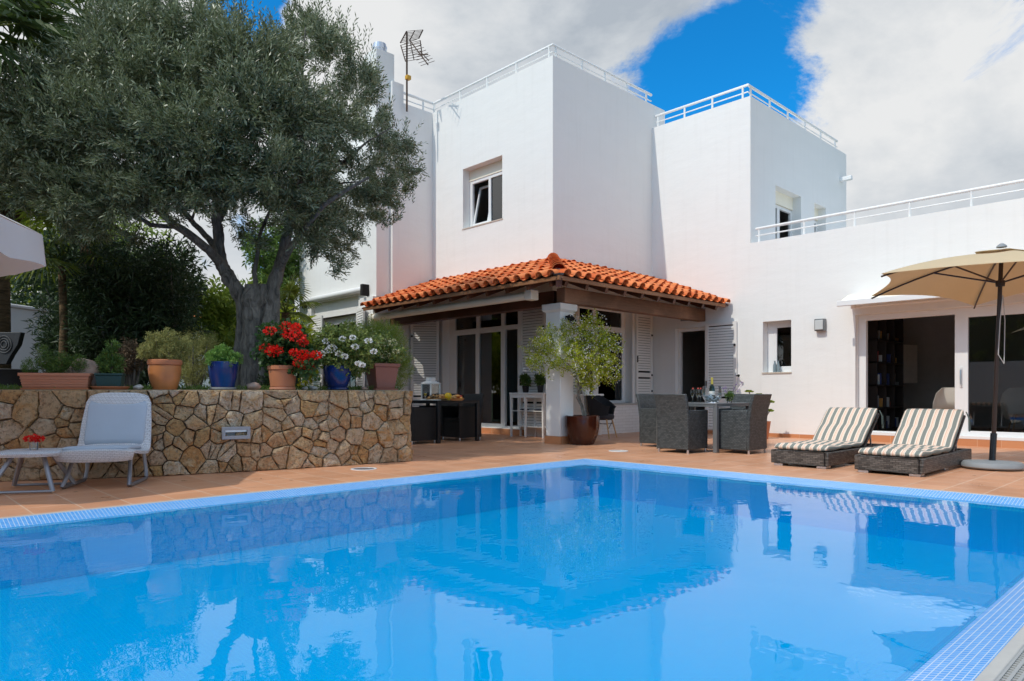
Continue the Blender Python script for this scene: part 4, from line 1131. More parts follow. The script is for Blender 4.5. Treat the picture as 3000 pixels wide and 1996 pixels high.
# ---------------------------------------------------------------- bar cart
bc = thing('bar_cart', 'tall white wooden side table with shelves behind the pillar', 'side table', (9.88,9.75,0))
MB().box(-.16,.17,-.47,.51,.865,.895).build('tabletop', M['ledge'], bc, bevel=.004)
for x in (-.13,.14):
    for y in (-.43,.06,.47): MB().frust(x,y,0,.864,.016,.016,.024,.024).build('leg', M['ledge'], bc)
q = MB(); q.box(-.145,-.125,-.44,.48,.79,.863); q.box(.14,.158,-.44,.48,.79,.863); q.box(-.13,.14,.46,.478,.79,.863); q.build('apron', M['ledge'], bc)
for z in (.52,.205):
    q = MB(); 
    for k in range(11): q.box(-.125+k*.0245,-.108+k*.0245,-.42,.46,z,z+.014)
    q.build('shelf', M['ledge'], bc)
q = MB(); q.ball((0,.22,.55), .1, 14, 6, sz=.2); q.ball((0,-.18,.55), .1, 14, 6, sz=.2); 
cu = thing('folded_napkins', 'dark blue folded cloths on the upper shelf of the white side table', 'cloth', (9.88,9.75,0)); q.build('cloth', simple('navy_cloth',(.012,.014,.03),.9), cu, smooth=True)
# ---------------------------------------------------------------- black tub chair
tcx = thing('tub_chair', 'charcoal upholstered tub chair on wooden legs behind the brown pot', 'chair', (10.70,8.62,0), R(-72))
q = MB(); vs = []; n = 24; prof = []
for j,(z,k_) in enumerate(((.40,.78),(.46,.90),(.58,.98),(.70,1.04),(.84,1.10))):
    for s_ in (1,.88):
        for k in range(n+1):
            a = math.pi*(-.80+1.60*k/n)+math.pi; fr = abs(k/n*2-1); hz = z if j < 3 else .58+(z-.58)*(1 if fr < .45 else max(.18,1-(fr-.45)*1.75))
            vs.append((math.cos(a)*.27*k_*s_-.01, math.sin(a)*.29*k_*s_, hz))
m = n+1; fs = []
for j in range(4):
    for s_ in (0,1):
        o = (2*j+s_)*m; o2 = (2*(j+1)+s_)*m
        for k in range(n): fs.append((o+k,o+k+1,o2+k+1,o2+k) if s_ == 0 else (o2+k,o2+k+1,o+k+1,o+k))
for k in range(n): fs.append((8*m+k,8*m+k+1,9*m+k+1,9*m+k))
for j in range(4):
    for e in (0,n): fs.append((2*j*m+e,(2*j+1)*m+e,(2*j+3)*m+e,(2*j+2)*m+e))
q.add(vs, fs); q.build('backrest', M['fabk'], tcx, smooth=True, angle=60)
MB().lathe([(.0,.36),(.19,.36),(.235,.39),(.24,.44),(.21,.475),(0,.48)], n=26, sy=1.05).build('seat', simple('seat_pad_grey',(.035,.033,.038),.9), tcx, smooth=True)
for sx in (-1,1):
    for sy in (-1,1): MB().tube([(sx*.15,sy*.15,.37),(sx*.23,sy*.22,0)], [.017,.012], 8).build('leg', M['lwood'], tcx, smooth=True)
q = MB()
for sx in (-1,1): q.tube([(sx*.17,-.16,.28),(-sx*.17,.16,.28)], .006, 6); q.tube([(sx*.19,-.18,.18),(sx*.16,.16,.33)], .006, 6)
q.build('wire_brace', M['black'], tcx)
# white cabinet by window with pot
cb = thing('plant_cabinet', 'small whitewashed cabinet under the porch window behind the tree', 'cabinet', (10.78,9.06,0))
q = MB(); q.box(-.30,.26,-.16,.18,.03,.83); q.build('cabinet_body', M['ledge'], cb, bevel=.006)
MB().box(-.33,.29,-.19,.20,.831,.87).build('cabinet_top', M['ledge'], cb, bevel=.006)
MB().box(-.27,.23,-.168,-.161,.10,.78).build('door', M['shut'], cb, bevel=.003)

# ---------------------------------------------------------------- POTS AND PLANTS
def pot_obj(t, prof, m, name='pot', n=32, **k):
    return MB().lathe(prof, n=n, **k).build(name, m, t, smooth=True, angle=35)
def bush(t, m, blobs, n, tw, ll, lw, k=8, spread=.75, up=.3, name='foliage', bend=.05, wide=.5, lo=.45):
    PP=[];DD=[]
    tot = sum(b[3]**2 for b in blobs)
    for (x,y,z,r) in blobs:
        c = max(4,int(n*r*r/tot)); p,d = blob_pts((x,y,z), r, c, lo); PP.append(p); DD.append(d*.7+sph(c)*.45+np.array([0,0,up]))
    P = np.concatenate(PP); D = np.concatenate(DD)
    a,b,c,d = sprigs(P-unit(D)*tw*.5, D, k, tw, ll, lw, spread)
    return leaf_obj(name, a, b, c, d, m, t, bend=bend, wide=wide)
def stems(t, pts, m, r=.005, name='stems'):
    q = MB()
    for a,b in pts: 
        a = Vector(a); b = Vector(b); mid = a.lerp(b,.5)+Vector((random.uniform(-.03,.03),random.uniform(-.03,.03),0)); q.tube([a,mid,b], [r*1.3,r,r*.6], 5)
    return q.build(name, m, t)
def on_wall(px, back=.16, z=WH+.004):
    # point on the wall top seen under pixel column px
    best = None
    for i in range(401):
        s = WL*i/400; p,d,n = WF(s); q = p-n*back; X = q.x*CA-q.y*SA; Y = q.x*SA+q.y*CA
        e = abs(1500+F0*X/Y-px)
        if best is None or e < best[0]: best = (e, q, Y, d)
    return Vector((best[1].x,best[1].y,z)), best[2], math.atan2(best[3].y,best[3].x)
def pxm(t): return t/F0   # metres per pixel at depth t
# 1 long planter
p,t_,a = on_wall(170,.17); s = pxm(t_)
tp = thing('trough_planter', 'long ribbed pinkish planter trough with rosemary, first on the wall', 'planter', p, a, 'pots standing on the stone wall')
q = MB(); hl_, hh = 88*s, 48*s; q.frust(0,0,.02,hh-.03,hl_*.93,.085,hl_,.10); q.frust(0,0,hh-.03,hh,hl_+.012,.112,hl_+.012,.112)
for k in range(4): z = .03+k*(hh-.07)/4; q.frust(0,0,z,z+.012,hl_*(.945+.016*k),.09+.004*k,hl_*(.945+.016*k),.09+.004*k)
q.build('pot', M['terra_l'], tp, bevel=.003); MB().box(-hl_*.98,hl_*.98,-.10,.10,0,.019).build('saucer', M['terra'], tp, bevel=.004)
MB().box(-hl_+.02,hl_-.02,-.09,.09,hh-.001,hh+.002).build('compost', M['soil'], tp)
bl = [(-.25,0,hh+.06,.08),(-.12,0,hh+.12,.07),(-.13,0,hh+.22,.05),(0,0,hh+.08,.09),(.05,0,hh+.15,.06),(.14,0,hh+.09,.07),(.20,0,hh+.14,.05),(.22,0,hh+.05,.06),(-.02,0,hh+.03,.10)]
bush(tp, M['mdleaf'], bl, 420, .07, .028, .006, 12, .7, .8); stems(tp, [((x,y,hh),(x,y,z)) for x,y,z,r in bl], M['twig'])
# rock
p,t_,a = on_wall(252,.34); rk = thing('garden_rock', 'large pinkish boulder between the trough and the green pot', 'rock', p, 0)
q = MB(); q.ball((0,0,.15), .20, 18, 12, nz=.35, sz=.85); q.ball((-.14,.0,.10), .11, 14, 8, nz=.4); q.build('boulder', M['rock'], rk, smooth=True, angle=60)
# 2 green pot
p,t_,a = on_wall(321,.17); s = pxm(t_)
gp = thing('green_pot', 'dark green tub of euphorbia standing in a red saucer', 'potted plant', p, a, 'pots standing on the stone wall')
MB().lathe([(.0,0),(.16,0),(.19,.03),(.18,.035),(.15,.02),(0,.02)], n=30).build('saucer', M['terra'], gp, smooth=True)
q = MB(); q.frust(0,0,.021,.15,.112,.10,.125,.11); q.frust(0,0,.151,.175,.132,.118,.132,.118); q.build('pot', M['greenp'], gp, bevel=.006)
bush(gp, M['mdleaf'], [(0,0,.22,.11),(-.05,0,.29,.08),(.0,0,.38,.06),(.02,0,.47,.055),(.07,0,.30,.06)], 260, .06, .035, .010, 12, .8, .7); stems(gp, [((0,0,.16),(0.01,0,.5)),((0,0,.16),(-.05,0,.36)),((0,0,.16),(.07,0,.36))], M['twig'], .007)
# 3 amber terracotta pot
p,t_,a = on_wall(481,.18); s = pxm(t_)
ap = thing('terracotta_urn', 'amber glazed terracotta pot with a dry lavender bush', 'potted plant', p, 0, 'pots standing on the stone wall')
pot_obj(ap, [(.0,0),(.118,0),(.125,.01),(.155,.12),(.168,.22),(.165,.265),(.160,.268)], M['terra_t'])
pot_obj(ap, [(.160,.268),(.172,.275),(.178,.30),(.176,.325),(.165,.332),(.150,.325),(.148,.30),(0,.30)], M['terra'], 'rim')
bl = [(-.16,0,.42,.10),(-.02,0,.45,.14),(.13,0,.44,.12),(-.10,0,.54,.09),(.04,0,.58,.09),(.17,.0,.53,.09),(.22,0,.46,.07),(-.22,0,.40,.06),(0,-.06,.40,.12)]
bush(ap, M['sage'], bl, 800, .07, .026, .007, 11, .8, .6); stems(ap, [((x*.2,y,.30),(x,y,z+.06)) for x,y,z,r in bl], M['twig'], .005)
# 4 blue pot with succulent
p,t_,a = on_wall(655,.18)
b1_ = thing('blue_pot', 'cobalt blue glazed pot of feathery green leaves beside the olive trunk', 'potted plant', p, 0, 'pots standing on the stone wall')
pot_obj(b1_, [(.0,.03),(.12,.03),(.128,.035),(.150,.16),(.166,.31),(.163,.322),(.150,.318),(.146,.29),(0,.29)], M['blue']); pot_obj(b1_, [(0,0),(.13,0),(.142,.012),(.140,.03),(.13,.028),(0,.02)], M['concg'], 'saucer')
bl = [(-.10,-.02,.36,.09),(.0,-.02,.40,.10),(.08,-.02,.36,.08),(-.03,-.02,.45,.06),(-.14,-.03,.33,.06),(.02,-.14,.31,.05),(.15,-.02,.36,.06)]
bush(b1_, leafmat('fresh_green_leaf',(.08,.20,.03),(.22,.38,.08),None,.5,.3), bl, 420, .055, .024, .009, 12, .9, .3); stems(b1_, [((x*.2,y,.29),(x,y,z)) for x,y,z,r in bl], M['twig'])
# pebbles
for i,(px,r_,lab) in enumerate(((404,.045,'pale round pebble on the wall near the green pot'),(742,.07,'rough grey stone lying at the foot of the olive trunk'),(893,.035,'small white pebble left of the geranium pot'),(918,.04,'white stone touching the geranium pot'),(1066,.035,'brown stone between the blue pot and the square pot'))):
    p,t_,a = on_wall(px,.14); o = thing('pebble', lab, 'stone', p, random.random()*3, 'loose stones on the wall')
    q = MB(); q.ball((0,0,r_*.6), r_, 12, 8, nz=.4, sz=.65, sx=1.3); q.build('stone', M['rockw'] if i in (0,2,3) else M['rock'], o, smooth=True, angle=70)
# 5 red geranium
p,t_,a = on_wall(829,.18); s = pxm(t_)
rg = thing('red_geranium', 'terracotta pot overflowing with bright red geraniums', 'potted plant', p, 0, 'pots standing on the stone wall')
pot_obj(rg, [(0,.035),(.135,.035),(.14,.04),(.162,.24),(.175,.245),(.175,.29),(.16,.29),(.155,.25),(0,.25)], M['terra']); pot_obj(rg, [(0,0),(.14,0),(.152,.012),(.15,.034),(.138,.03),(0,.02)], M['terra_l'], 'saucer')
T0 = Vector((p.x,p.y,p.z))
def loc_px(x, y, dt=0.0, t0=None, base=None): return at(x, y, (t0 or t_)+dt)-(base if base is not None else T0)
bl = []
for (x,y,r) in ((830,1010,62),(800,1030,50),(860,1040,50),(850,990,45),(880,1060,40),(795,985,35),(905,1080,30),(830,1070,40),(800,1065,30)): v = loc_px(x,y,random.uniform(-.12,.12)); bl.append((v.x,v.y,v.z,r*s))
bush(rg, M['gerl'], bl, 700, .10, .055, .050, 5, .9, .2, wide=.55); stems(rg, [((x*.15,y*.15,.27),(x,y,z)) for x,y,z,r in bl], M['mdleaf'], .006)
Q = [[],[],[],[]]
for (x,y,r) in ((791,970,16),(840,960,20),(855,975,26),(870,985,24),(845,985,20),(888,1004,14),(780,1020,17),(800,1030,20),(812,1026,16),(862,1033,12),(890,1040,16),(880,1062,20),(898,1048,12),(926,1041,14),(905,1075,14),(830,1094,15),(868,958,12)): v = loc_px(x,y,random.uniform(-.2,-.05)); flower_ball(*Q, v, r*s, 120, .026)
leaf_obj('blooms', *[np.concatenate(x) for x in Q], M['red'], rg)
# 6 white geranium in blue pot
p,t_,a = on_wall(990,.20); s = pxm(t_); T0 = p.copy()
wg = thing('white_geranium', 'rounded blue pot with sprawling white geraniums', 'potted plant', p, 0, 'pots standing on the stone wall')
pot_obj(wg, [(0,.03),(.115,.03),(.12,.04),(.155,.14),(.175,.25),(.172,.30),(.160,.305),(.155,.27),(0,.26)], M['blue']); pot_obj(wg, [(0,0),(.12,0),(.135,.012),(.133,.03),(.12,.028),(0,.02)], M['blue'], 'saucer')
bl = []
for (x,y,r) in ((985,1020,60),(945,1030,40),(1030,1010,55),(1060,1040,45),(1000,1050,50),(960,1000,40),(1080,1010,40),(1040,1070,40),(925,1040,25),(970,975,25),(1020,975,35)): v = loc_px(x,y,random.uniform(-.12,.12)); bl.append((v.x,v.y,v.z,r*s))
bush(wg, M['whitel'], bl, 800, .09, .038, .034, 6, .9, .25, wide=.55); stems(wg, [((x*.15,y*.15,.27),(x,y,z)) for x,y,z,r in bl], M['twig'], .006)
Q = [[],[],[],[]]
for (x,y,r) in ((955,1000,9),(1010,1045,9),(1095,1030,9),(942,1037,12),(966,1024,14),(974,1018,12),(994,1037,12),(1003,993,9),(1033,989,8),(1041,1016,10),(1079,999,10),(1050,1065,8),(1061,1070,8)): v = loc_px(x,y,-.22); flower_ball(*Q, v, r*s, 90, .017)
leaf_obj('blooms', *[np.concatenate(x) for x in Q], M['wpet'], wg)
# 7 square plum pot
p,t_,a = on_wall(1117,.20); s = pxm(t_); T0 = p.copy()
sp_ = thing('square_pot', 'square plum-brown pot with a clipped flowering bush at the wall end', 'potted plant', p, a, 'pots standing on the stone wall')
q = MB(); q.frust(0,0,.022,.30,.125,.125,.165,.165); q.frust(0,0,.301,.345,.178,.178,.182,.182); q.build('pot', M['terra_d'], sp_, bevel=.005); MB().box(-.16,.16,-.16,.16,0,.021).build('saucer', M['terra_d'], sp_, bevel=.004)
MB().box(-.16,.16,-.16,.16,.34,.347).build('compost', M['soil'], sp_)
rot = Matrix.Rotation(-a, 3, 'Z'); bl = []; cp = []
for (x,y,r) in ((1115,1040,38),(1085,1020,34),(1150,1040,34),(1120,1010,34),(1095,1055,30)): v = rot @ loc_px(x,y,0); bl.append((v.x,v.y,v.z,r*s))
bush(sp_, M['whitel'], bl, 360, .08, .045, .035, 6, .85, .3)
Q = [[],[],[],[]]
for (x,y,r) in ((1085,1000,20),(1110,995,16),(1130,1003,18),(1152,1003,14),(1095,1012,12),(1130,1040,16),(1080,1045,10),(1160,1030,10)): v = rot @ loc_px(x,y,-.17); flower_ball(*Q, v, r*s, 70, .014)
leaf_obj('blooms', *[np.concatenate(x) for x in Q], M['cpet'], sp_)
# big needle-leaved bush behind it, planted in the bed
p,t_,a = on_wall(1105,.55,.885); s = pxm(t_+.2); T0 = p.copy()
cn = thing('rosemary_bush', 'rounded yellow-green needle bush behind the square pot', 'shrub', p, 0)
bl = []
for (x,y,r) in ((1050,985,50),(1110,975,50),(1155,1000,45),(1170,1040,35),(1180,1070,30),(1020,960,30),(1085,955,35),(1140,960,35),(1168,1100,25),(1100,1030,60),(1040,1030,50)): v = loc_px(x,y+16,random.uniform(.0,.3)); bl.append((v.x,v.y,v.z,r*s*.85))
bush(cn, M['ylime'], bl, 1500, .14, .050, .005, 14, .5, .55); stems(cn, [((0,0,0),(x*.8,y*.8,z*.9)) for x,y,z,r in bl], M['twig'], .012)
# tall white-leaved herb
# 8 brown pot with jasmine tree
pp_ = gnd(1706,1302); bp = thing('brown_pot_tree', 'glossy chestnut pot with a twisted jasmine tree covered in tiny white flowers', 'potted plant', (pp_.x,pp_.y,0), 0)
pot_obj(bp, [(0,0),(.195,0),(.205,.01),(.272,.18),(.297,.32),(.300,.47),(.298,.495),(.285,.50),(.272,.49),(.268,.46),(0,.46)], M['brownp'], n=40)
MB().lathe([(0,.475),(.266,.475),(.268,.46)], n=30).build('gravel', M['gravel'], bp)
T0 = Vector((pp_.x,pp_.y,0)); t_ = pp_.x*SA+pp_.y*CA; s = pxm(t_)
trk = MB()
tr1 = [loc_px(*q_,t0=t_) for q_ in ((1708,1218),(1703,1190),(1690,1165),(1700,1150),(1693,1120),(1680,1095),(1665,1080),(1650,1060),(1640,1040))]
tr2 = [loc_px(*q_,t0=t_) for q_ in ((1716,1218),(1710,1195),(1697,1168),(1692,1152),(1705,1130),(1715,1100),(1725,1060),(1730,1010))]
trk.tube(tr1, [.022,.02,.02,.019,.017,.015,.012,.01,.007], 8, nz=.3); trk.tube(tr2, [.022,.02,.02,.019,.017,.015,.012,.008], 8, nz=.3, seed=4); 
for (x,y) in ((1600,1030),(1560,1060),(1780,1010),(1760,1110),(1690,960),(1760,960),(1650,980),(1800,1060)): trk.tube([loc_px(1700,1100,t0=t_),loc_px((1700+x)/2,(1100+y)/2-12,t0=t_),loc_px(x,y,random.uniform(-.2,.2),t0=t_)], [.010,.007,.003], 5)
trk.build('trunk', M['bark'], bp, smooth=True)
bl = []
for (x,y,r) in ((1720,1010,60),(1760,1000,45),(1700,960,45),(1745,955,40),(1780,1040,45),(1735,1060,55),(1700,1050,45),(1680,1010,40),(1790,1000,35),(1760,1090,40),(1790,1080,30),(1650,1010,40),(1620,1000,38),(1590,990,28),(1640,1050,38),(1600,1040,34),(1570,1060,32),(1560,1030,28),(1600,1075,28),(1700,1090,30),(1720,1120,28),(1660,970,30),(1800,1110,18),(1640,965,22),(1550,1070,22),(1575,1005,18),(1730,1135,22)):
    v = loc_px(x,y,random.uniform(-.22,.22),t0=t_); bl.append((v.x,v.y,v.z,r*s))
bush(bp, M['jas'], [(x,y,z,r*random.uniform(.85,1.35)) for x,y,z,r in bl], 950, .17, .046, .021, 10, .8, .15, lo=.1)
P=[];D=[]
for (x,y,z,r) in bl: a_,b_ = blob_pts((x,y,z), r*1.05, int(max(4, r*r*1300)), .6); P.append(a_); D.append(b_)
P = np.concatenate(P); D = np.concatenate(D); n = len(P); leaf_obj('blooms', np.repeat(P,4,0), sph(4*n)*.6+np.repeat(D,4,0)*.4, .019, .012, M['wpet'], bp)
# small pots on the cart
for (px,r_,h_,lab) in ((1540,.075,.14,'small black round pot plant on the white side table'),(1583,.095,.15,'black square pot plant nearest the pillar on the side table')):
    v_ = onu(px,9.88); o = thing('small_pot', lab, 'potted plant', (9.88,v_,.8955), 0, 'pots on the white side table')
    pot_obj(o, [(0,0),(r_*.7,0),(r_*.75,.01),(r_,h_),(r_*.9,h_),(r_*.85,h_-.02),(0,h_-.02)], M['blackp'], n=24 if r_ < .08 else 4)
    bush(o, M['mdleaf'], [(0,0,h_+.08,.09),(0,.03,h_+.16,.06)], 90, .07, .05, .028, 6, .9, .3)
o = thing('small_pot', 'small white pot plant on the whitewashed cabinet', 'potted plant', (10.72,9.06,.8705), 0)
pot_obj(o, [(0,0),(.07,0),(.095,.15),(.085,.15),(.08,.13),(0,.13)], M['pvc'], n=20); bush(o, M['jas'], [(0,0,.24,.12),(0,0,.35,.08)], 130, .08, .04, .018, 7, .9, .3)
# aeonium behind the chairs by the wall
ae = thing('aeonium_plant', 'succulent with yellow-green rosettes in a pot by the white wall', 'potted plant', (12.75,6.35,0), 0)
pot_obj(ae, [(0,0),(.14,0),(.19,.34),(.17,.34),(.165,.30),(0,.30)], M['terra'])
T0 = Vector((12.75,6.35,0)); t_ = 12.75*SA+6.35*CA; P=[];D=[];L_=[];W_=[]; q = MB()
for (x,y) in ((2195,1150),(2256,1180),(2254,1206),(2225,1160),(2205,1200),(2235,1190)):
    c = loc_px(x,y,t0=t_); q.tube([(0,0,.3),c*.6+Vector((0,0,.1)),c], [.016,.013,.01], 6)
    for k in range(34):
        th = k*2.4; el = .15+k*.035; d = Vector((math.cos(th)*math.cos(el),math.sin(th)*math.cos(el),math.sin(el))); P.append(c); D.append(d); L_.append(.105-.0018*k); W_.append(.045)
q.build('stems', M['bark'], ae, smooth=True); leaf_obj('rosettes', P, D, L_, W_, M['ylime'], ae, wide=.7)
# ---------------------------------------------------------------- table things, right
def on_t2(px,py,z=.7355): return None
def tpos(px, U=None, V=None):
    if U is not None: return Vector((U, onu(px,U), .7355))
    return Vector((onv(px,V), V, .7355))
flp = [(2029,9.55),(2044,9.55),(2052,9.62)]
for i,(px,U) in enumerate(flp):
    p = tpos(px,U=U); o = thing('champagne_flute', ('champagne flute with a strawberry, left of the three','champagne flute with a strawberry, middle of the three','champagne flute with a strawberry, right of the three')[i], 'glass', p, 0, 'champagne flutes on the grey table')
    MB().lathe([(.032,0),(.030,.003),(.005,.008),(.004,.085),(.012,.10),(.026,.14),(.030,.18),(.027,.215),(.0255,.216)], n=18).build('glass', M['clearg'], o, smooth=True)
    MB().lathe([(0,.105),(.010,.108),(.022,.145),(.023,.16),(0,.16)], n=14).build('champagne', glassmat('champagne_liquid',(.85,.75,.45),1.33), o, smooth=True)
    q = MB(); q.ball((.012,0,.222), .015, 10, 7, sz=1.2); q.build('strawberry', M['fruit_r'], o, smooth=True)
p = tpos(2086,U=9.72); ib = thing('ice_bowl', 'large glass bowl full of ice on the grey table', 'bowl', p)
MB().lathe([(0,0),(.07,0),(.11,.03),(.145,.09),(.150,.15),(.142,.26),(.139,.262)], n=36).build('bowl', M['clearg'], ib, smooth=True)
q = MB()
for k in range(70):
    a = random.random()*6.28; r_ = math.sqrt(random.random())*.115; z = .02+random.random()*.085; r_ *= min(1,.5+z*6)
    q.bar((r_*math.cos(a)-.014,r_*math.sin(a),z),(r_*math.cos(a)+.014,r_*math.sin(a)+.01,z+.01), .026, .026)
q.build('ice', M['ice'], ib, bevel=.003)
bo = thing('champagne_bottle', 'champagne bottle with gold foil standing in the ice bowl', 'bottle', (p.x,p.y,p.z+.05))
MB().lathe([(0,0),(.042,0),(.045,.01),(.045,.15),(.036,.20),(.018,.245),(.0165,.25)], n=24).build('glass_body', M['bottle'], bo, smooth=True)
MB().lathe([(.0175,.238),(.019,.25),(.0165,.30),(.018,.315),(.017,.345),(.0,.35)], n=20).build('foil', M['foil'], bo, smooth=True)
MB().lathe([(.0462,.07),(.0462,.135)], n=24).build('label', M['paper'], bo, smooth=True); MB().lathe([(.024,.215),(.019,.237)], n=20).build('neck_band', M['fruit_r'], bo, smooth=True)
p = tpos(2137,U=9.75); va_ = thing('herb_vase', 'small glass jar of green sprigs and purple flowers on the grey table', 'vase', p)
MB().lathe([(0,0),(.036,0),(.038,.1),(.035,.1),(.033,.006),(0,.006)], n=20).build('glass', M['clearg'], va_, smooth=True)
bush(va_, M['mdleaf'], [(0,0,.12,.055),(.0,0,.06,.03)], 70, .05, .03, .012, 7, .9, .3)
P=[];D=[]
for (x,y,zt) in ((.06,-.12,.34),(.09,-.16,.30),(.03,-.10,.28),(-.02,.10,.22),(.05,-.20,.26),(-.05,.05,.24)):
    for k in range(26): f = .55+.45*random.random(); P.append((x*f+random.uniform(-.012,.012),y*f+random.uniform(-.012,.012),zt*f+.03)); D.append((random.uniform(-1,1),random.uniform(-1,1),.3))
leaf_obj('flower_spikes', P, D, .016, .010, M['purp'], va_); stems(va_, [((0,0,.02),(x,y,z)) for x,y,z in ((.06,-.12,.36),(.09,-.16,.32),(-.02,.10,.24),(.03,-.1,.3))], M['mdleaf'], .002)
# bottles on the small window sill
for (px,lab) in ((2270,'small grey glass bottle, left one on the window sill'),(2280,'small clear glass bottle, right one on the window sill')):
    o = thing('sill_bottle', lab, 'bottle', (13.58,onu(px,13.58),1.312), 0, 'bottles on the small window sill')
    MB().lathe([(0,0),(.032,0),(.035,.01),(.035,.14),(.016,.19),(.015,.22),(.018,.23),(0,.232)], n=16).build('bottle_body', simple('grey_bottle_glass',(.20,.25,.27),.15), o, smooth=True)
# ---------------------------------------------------------------- table things, left
z1 = .7555
def t1(px, U): return Vector((U, onu(px,U), z1))
p = t1(1262,7.95); ln = thing('white_lantern', 'white metal lantern with glass sides at the back of the breakfast table', 'lantern', (8.0,onu(1262,8.0),z1), R(8))
q = MB(); q.box(-.13,.13,-.13,.13,0,.02); 
for sx in (-1,1):
    for sy in (-1,1): q.box(sx*.12-.012,sx*.12+.012,sy*.12-.012,sy*.12+.012,.02,.30)
q.box(-.135,.135,-.135,.135,.30,.325); q.build('frame', M['ledge'], ln, bevel=.003)
q = MB(); q.frust(0,0,.326,.36,.13,.13,.07,.07); q.frust(0,0,.361,.43,.065,.065,.065,.065); q.build('lid', M['ledge'], ln, bevel=.003)
q = MB()
for (a,b,c,d) in ((-.108,.108,-.122,-.119),(-.108,.108,.119,.122),(-.122,-.119,-.108,.108),(.119,.122,-.108,.108)): q.box(a,b,c,d,.022,.298)
q.build('pane', M['clearg'], ln); MB().lathe([(0,.02),(.04,.02),(.04,.13),(0,.13)], n=16).build('candle', M['paper'], ln, smooth=True)
def tumbler(p, lab, m, grp='glasses on the breakfast table'):
    o = thing('juice_glass', lab, 'glass', p, 0, grp)
    MB().lathe([(.03,0),(.028,.004),(.005,.01),(.005,.05),(.03,.08),(.038,.13),(.034,.155),(.032,.155),(.036,.13),(.028,.083),(0,.06)], n=18).build('glass', M['clearg'], o, smooth=True)
    MB().lathe([(0,.065),(.026,.085),(.034,.13),(0,.13)], n=16).build('juice', m, o, smooth=True)
tumbler(t1(1246,7.62), 'stemmed glass of yellow juice in front of the lantern', M['juice']); 
jg = thing('juice_jug', 'round jug of yellow juice in the middle of the breakfast table', 'jug', t1(1313,7.95))
MB().lathe([(0,0),(.04,0),(.07,.04),(.072,.09),(.045,.13),(.04,.14),(0,.14)], n=20).build('jug_body', M['juice'], jg, smooth=True)
def basket(p, lab, cols, n, cat='basket'):
    o = thing('food_basket', lab, cat, p, 0, 'food on the breakfast table')
    MB().lathe([(0,0),(.10,0),(.14,.035),(.13,.035),(.095,.008),(0,.008)], n=24).build('tray', M['bread'], o, smooth=True)
    for m in cols:
        q = MB()
        for k in range(n): a = random.random()*6.28; r_ = random.random()*.085; q.ball((r_*math.cos(a),r_*math.sin(a),.04+random.random()*.045), .028+random.random()*.012, 9, 6, nz=.25, sz=.8)
        q.build('food', m, o, smooth=True)
basket(t1(1290,7.75), 'low wicker tray of bread rolls beside the lantern', (M['bread'],), 8)
basket(t1(1338,7.72), 'tray of orange and red fruit nearest the sliding door', (M['fruit_o'],M['fruit_r'],M['bread']), 5)
basket(t1(1268,7.72), 'bowl of dark grapes and pastries in front of the lantern', (M['bread'],simple('dark_grapes',(.08,.05,.02),.4)), 6)
o = thing('table_cloth', 'white paper mats across the black breakfast table', 'table mats', (7.9,10.4,z1)); q = MB(); q.box(-.40,.35,-.45,.55,.0005,.003); q.build('mat', M['concg'], o)
o = thing('napkin_stack', 'folded white napkins at the near edge of the breakfast table', 'napkins', t1(1272,7.55)); MB().box(-.08,.08,-.10,.10,.004,.015).build('napkins', M['paper'], o, bevel=.003)
# ---------------------------------------------------------------- interior of the big room
def room_box(x0,x1,y,y2,t_,dep): pass
bk = thing('bookcase', 'tall dark shelving unit full of small things inside the left of the open room', 'bookcase', (15.6,5.15,.125))
q = MB(); Lx = 1.7
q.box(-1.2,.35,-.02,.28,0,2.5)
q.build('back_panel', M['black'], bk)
q = MB()
for z in (.02,.45,.9,1.35,1.8,2.3): q.box(-1.2,.35,-.36,-.02,z,z+.03)
for x in (-1.2,-.7,-.2,.32): q.box(x,x+.03,-.36,-.02,.05,2.48)
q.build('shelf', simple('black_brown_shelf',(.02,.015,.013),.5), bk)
cols = [simple('ornament_%s'%n_, c_, .5) for n_,c_ in (('white',(.5,.5,.48)),('red',(.25,.03,.02)),('blue',(.03,.05,.18)),('amber',(.4,.2,.05)),('grey',(.2,.2,.2)))]
for m in cols:
    for k in range(10):
        q = MB(); x = random.uniform(-1.15,.25); z = random.choice((.05,.48,.93,1.38,1.83)); w_ = random.uniform(.02,.06); h_ = random.uniform(.06,.26); q.box(x,x+w_,-.30,-.12,z,z+h_)
        q.build('ornament', m, bk, bevel=.004)
def facing(px0,px1,py0,py1,t_,dep,name,lab,cat,m,tilt=0):
    a = at(px0,py1,t_); b = at(px1,py0,t_+tilt); d = Vector((b.x-a.x,b.y-a.y,0)); L = d.length; d.normalize(); o = thing(name, lab, cat, (a.x,a.y,a.z), math.atan2(d.y,d.x))
    MB().box(0,L,0,dep,0,b.z-a.z).build('panel', m, o, bevel=.006); return o
facing(2634,2688,1012,1122,15.0,.35,'wall_cabinet','beige cabinet door hanging on the back wall of the open room','cabinet',M['shell'],.35)
facing(2586,2645,1126,1147,14.6,.45,'desk_drawer','pale desk front inside the open room below the shelves','desk',M['shell'],.0)
facing(2738,2800,1086,1108,16.4,.3,'red_box','dark red box on a low shelf at the back of the room','box',M['redc'])
facing(2722,2830,1112,1190,16.6,.4,'low_shelf','low grey unit at the back of the room behind the cream chair','shelf',M['dark'])
facing(2750,2830,942,978,17.0,.2,'air_conditioner','beige air conditioner high on the back wall of the room','air conditioner',M['concg'])
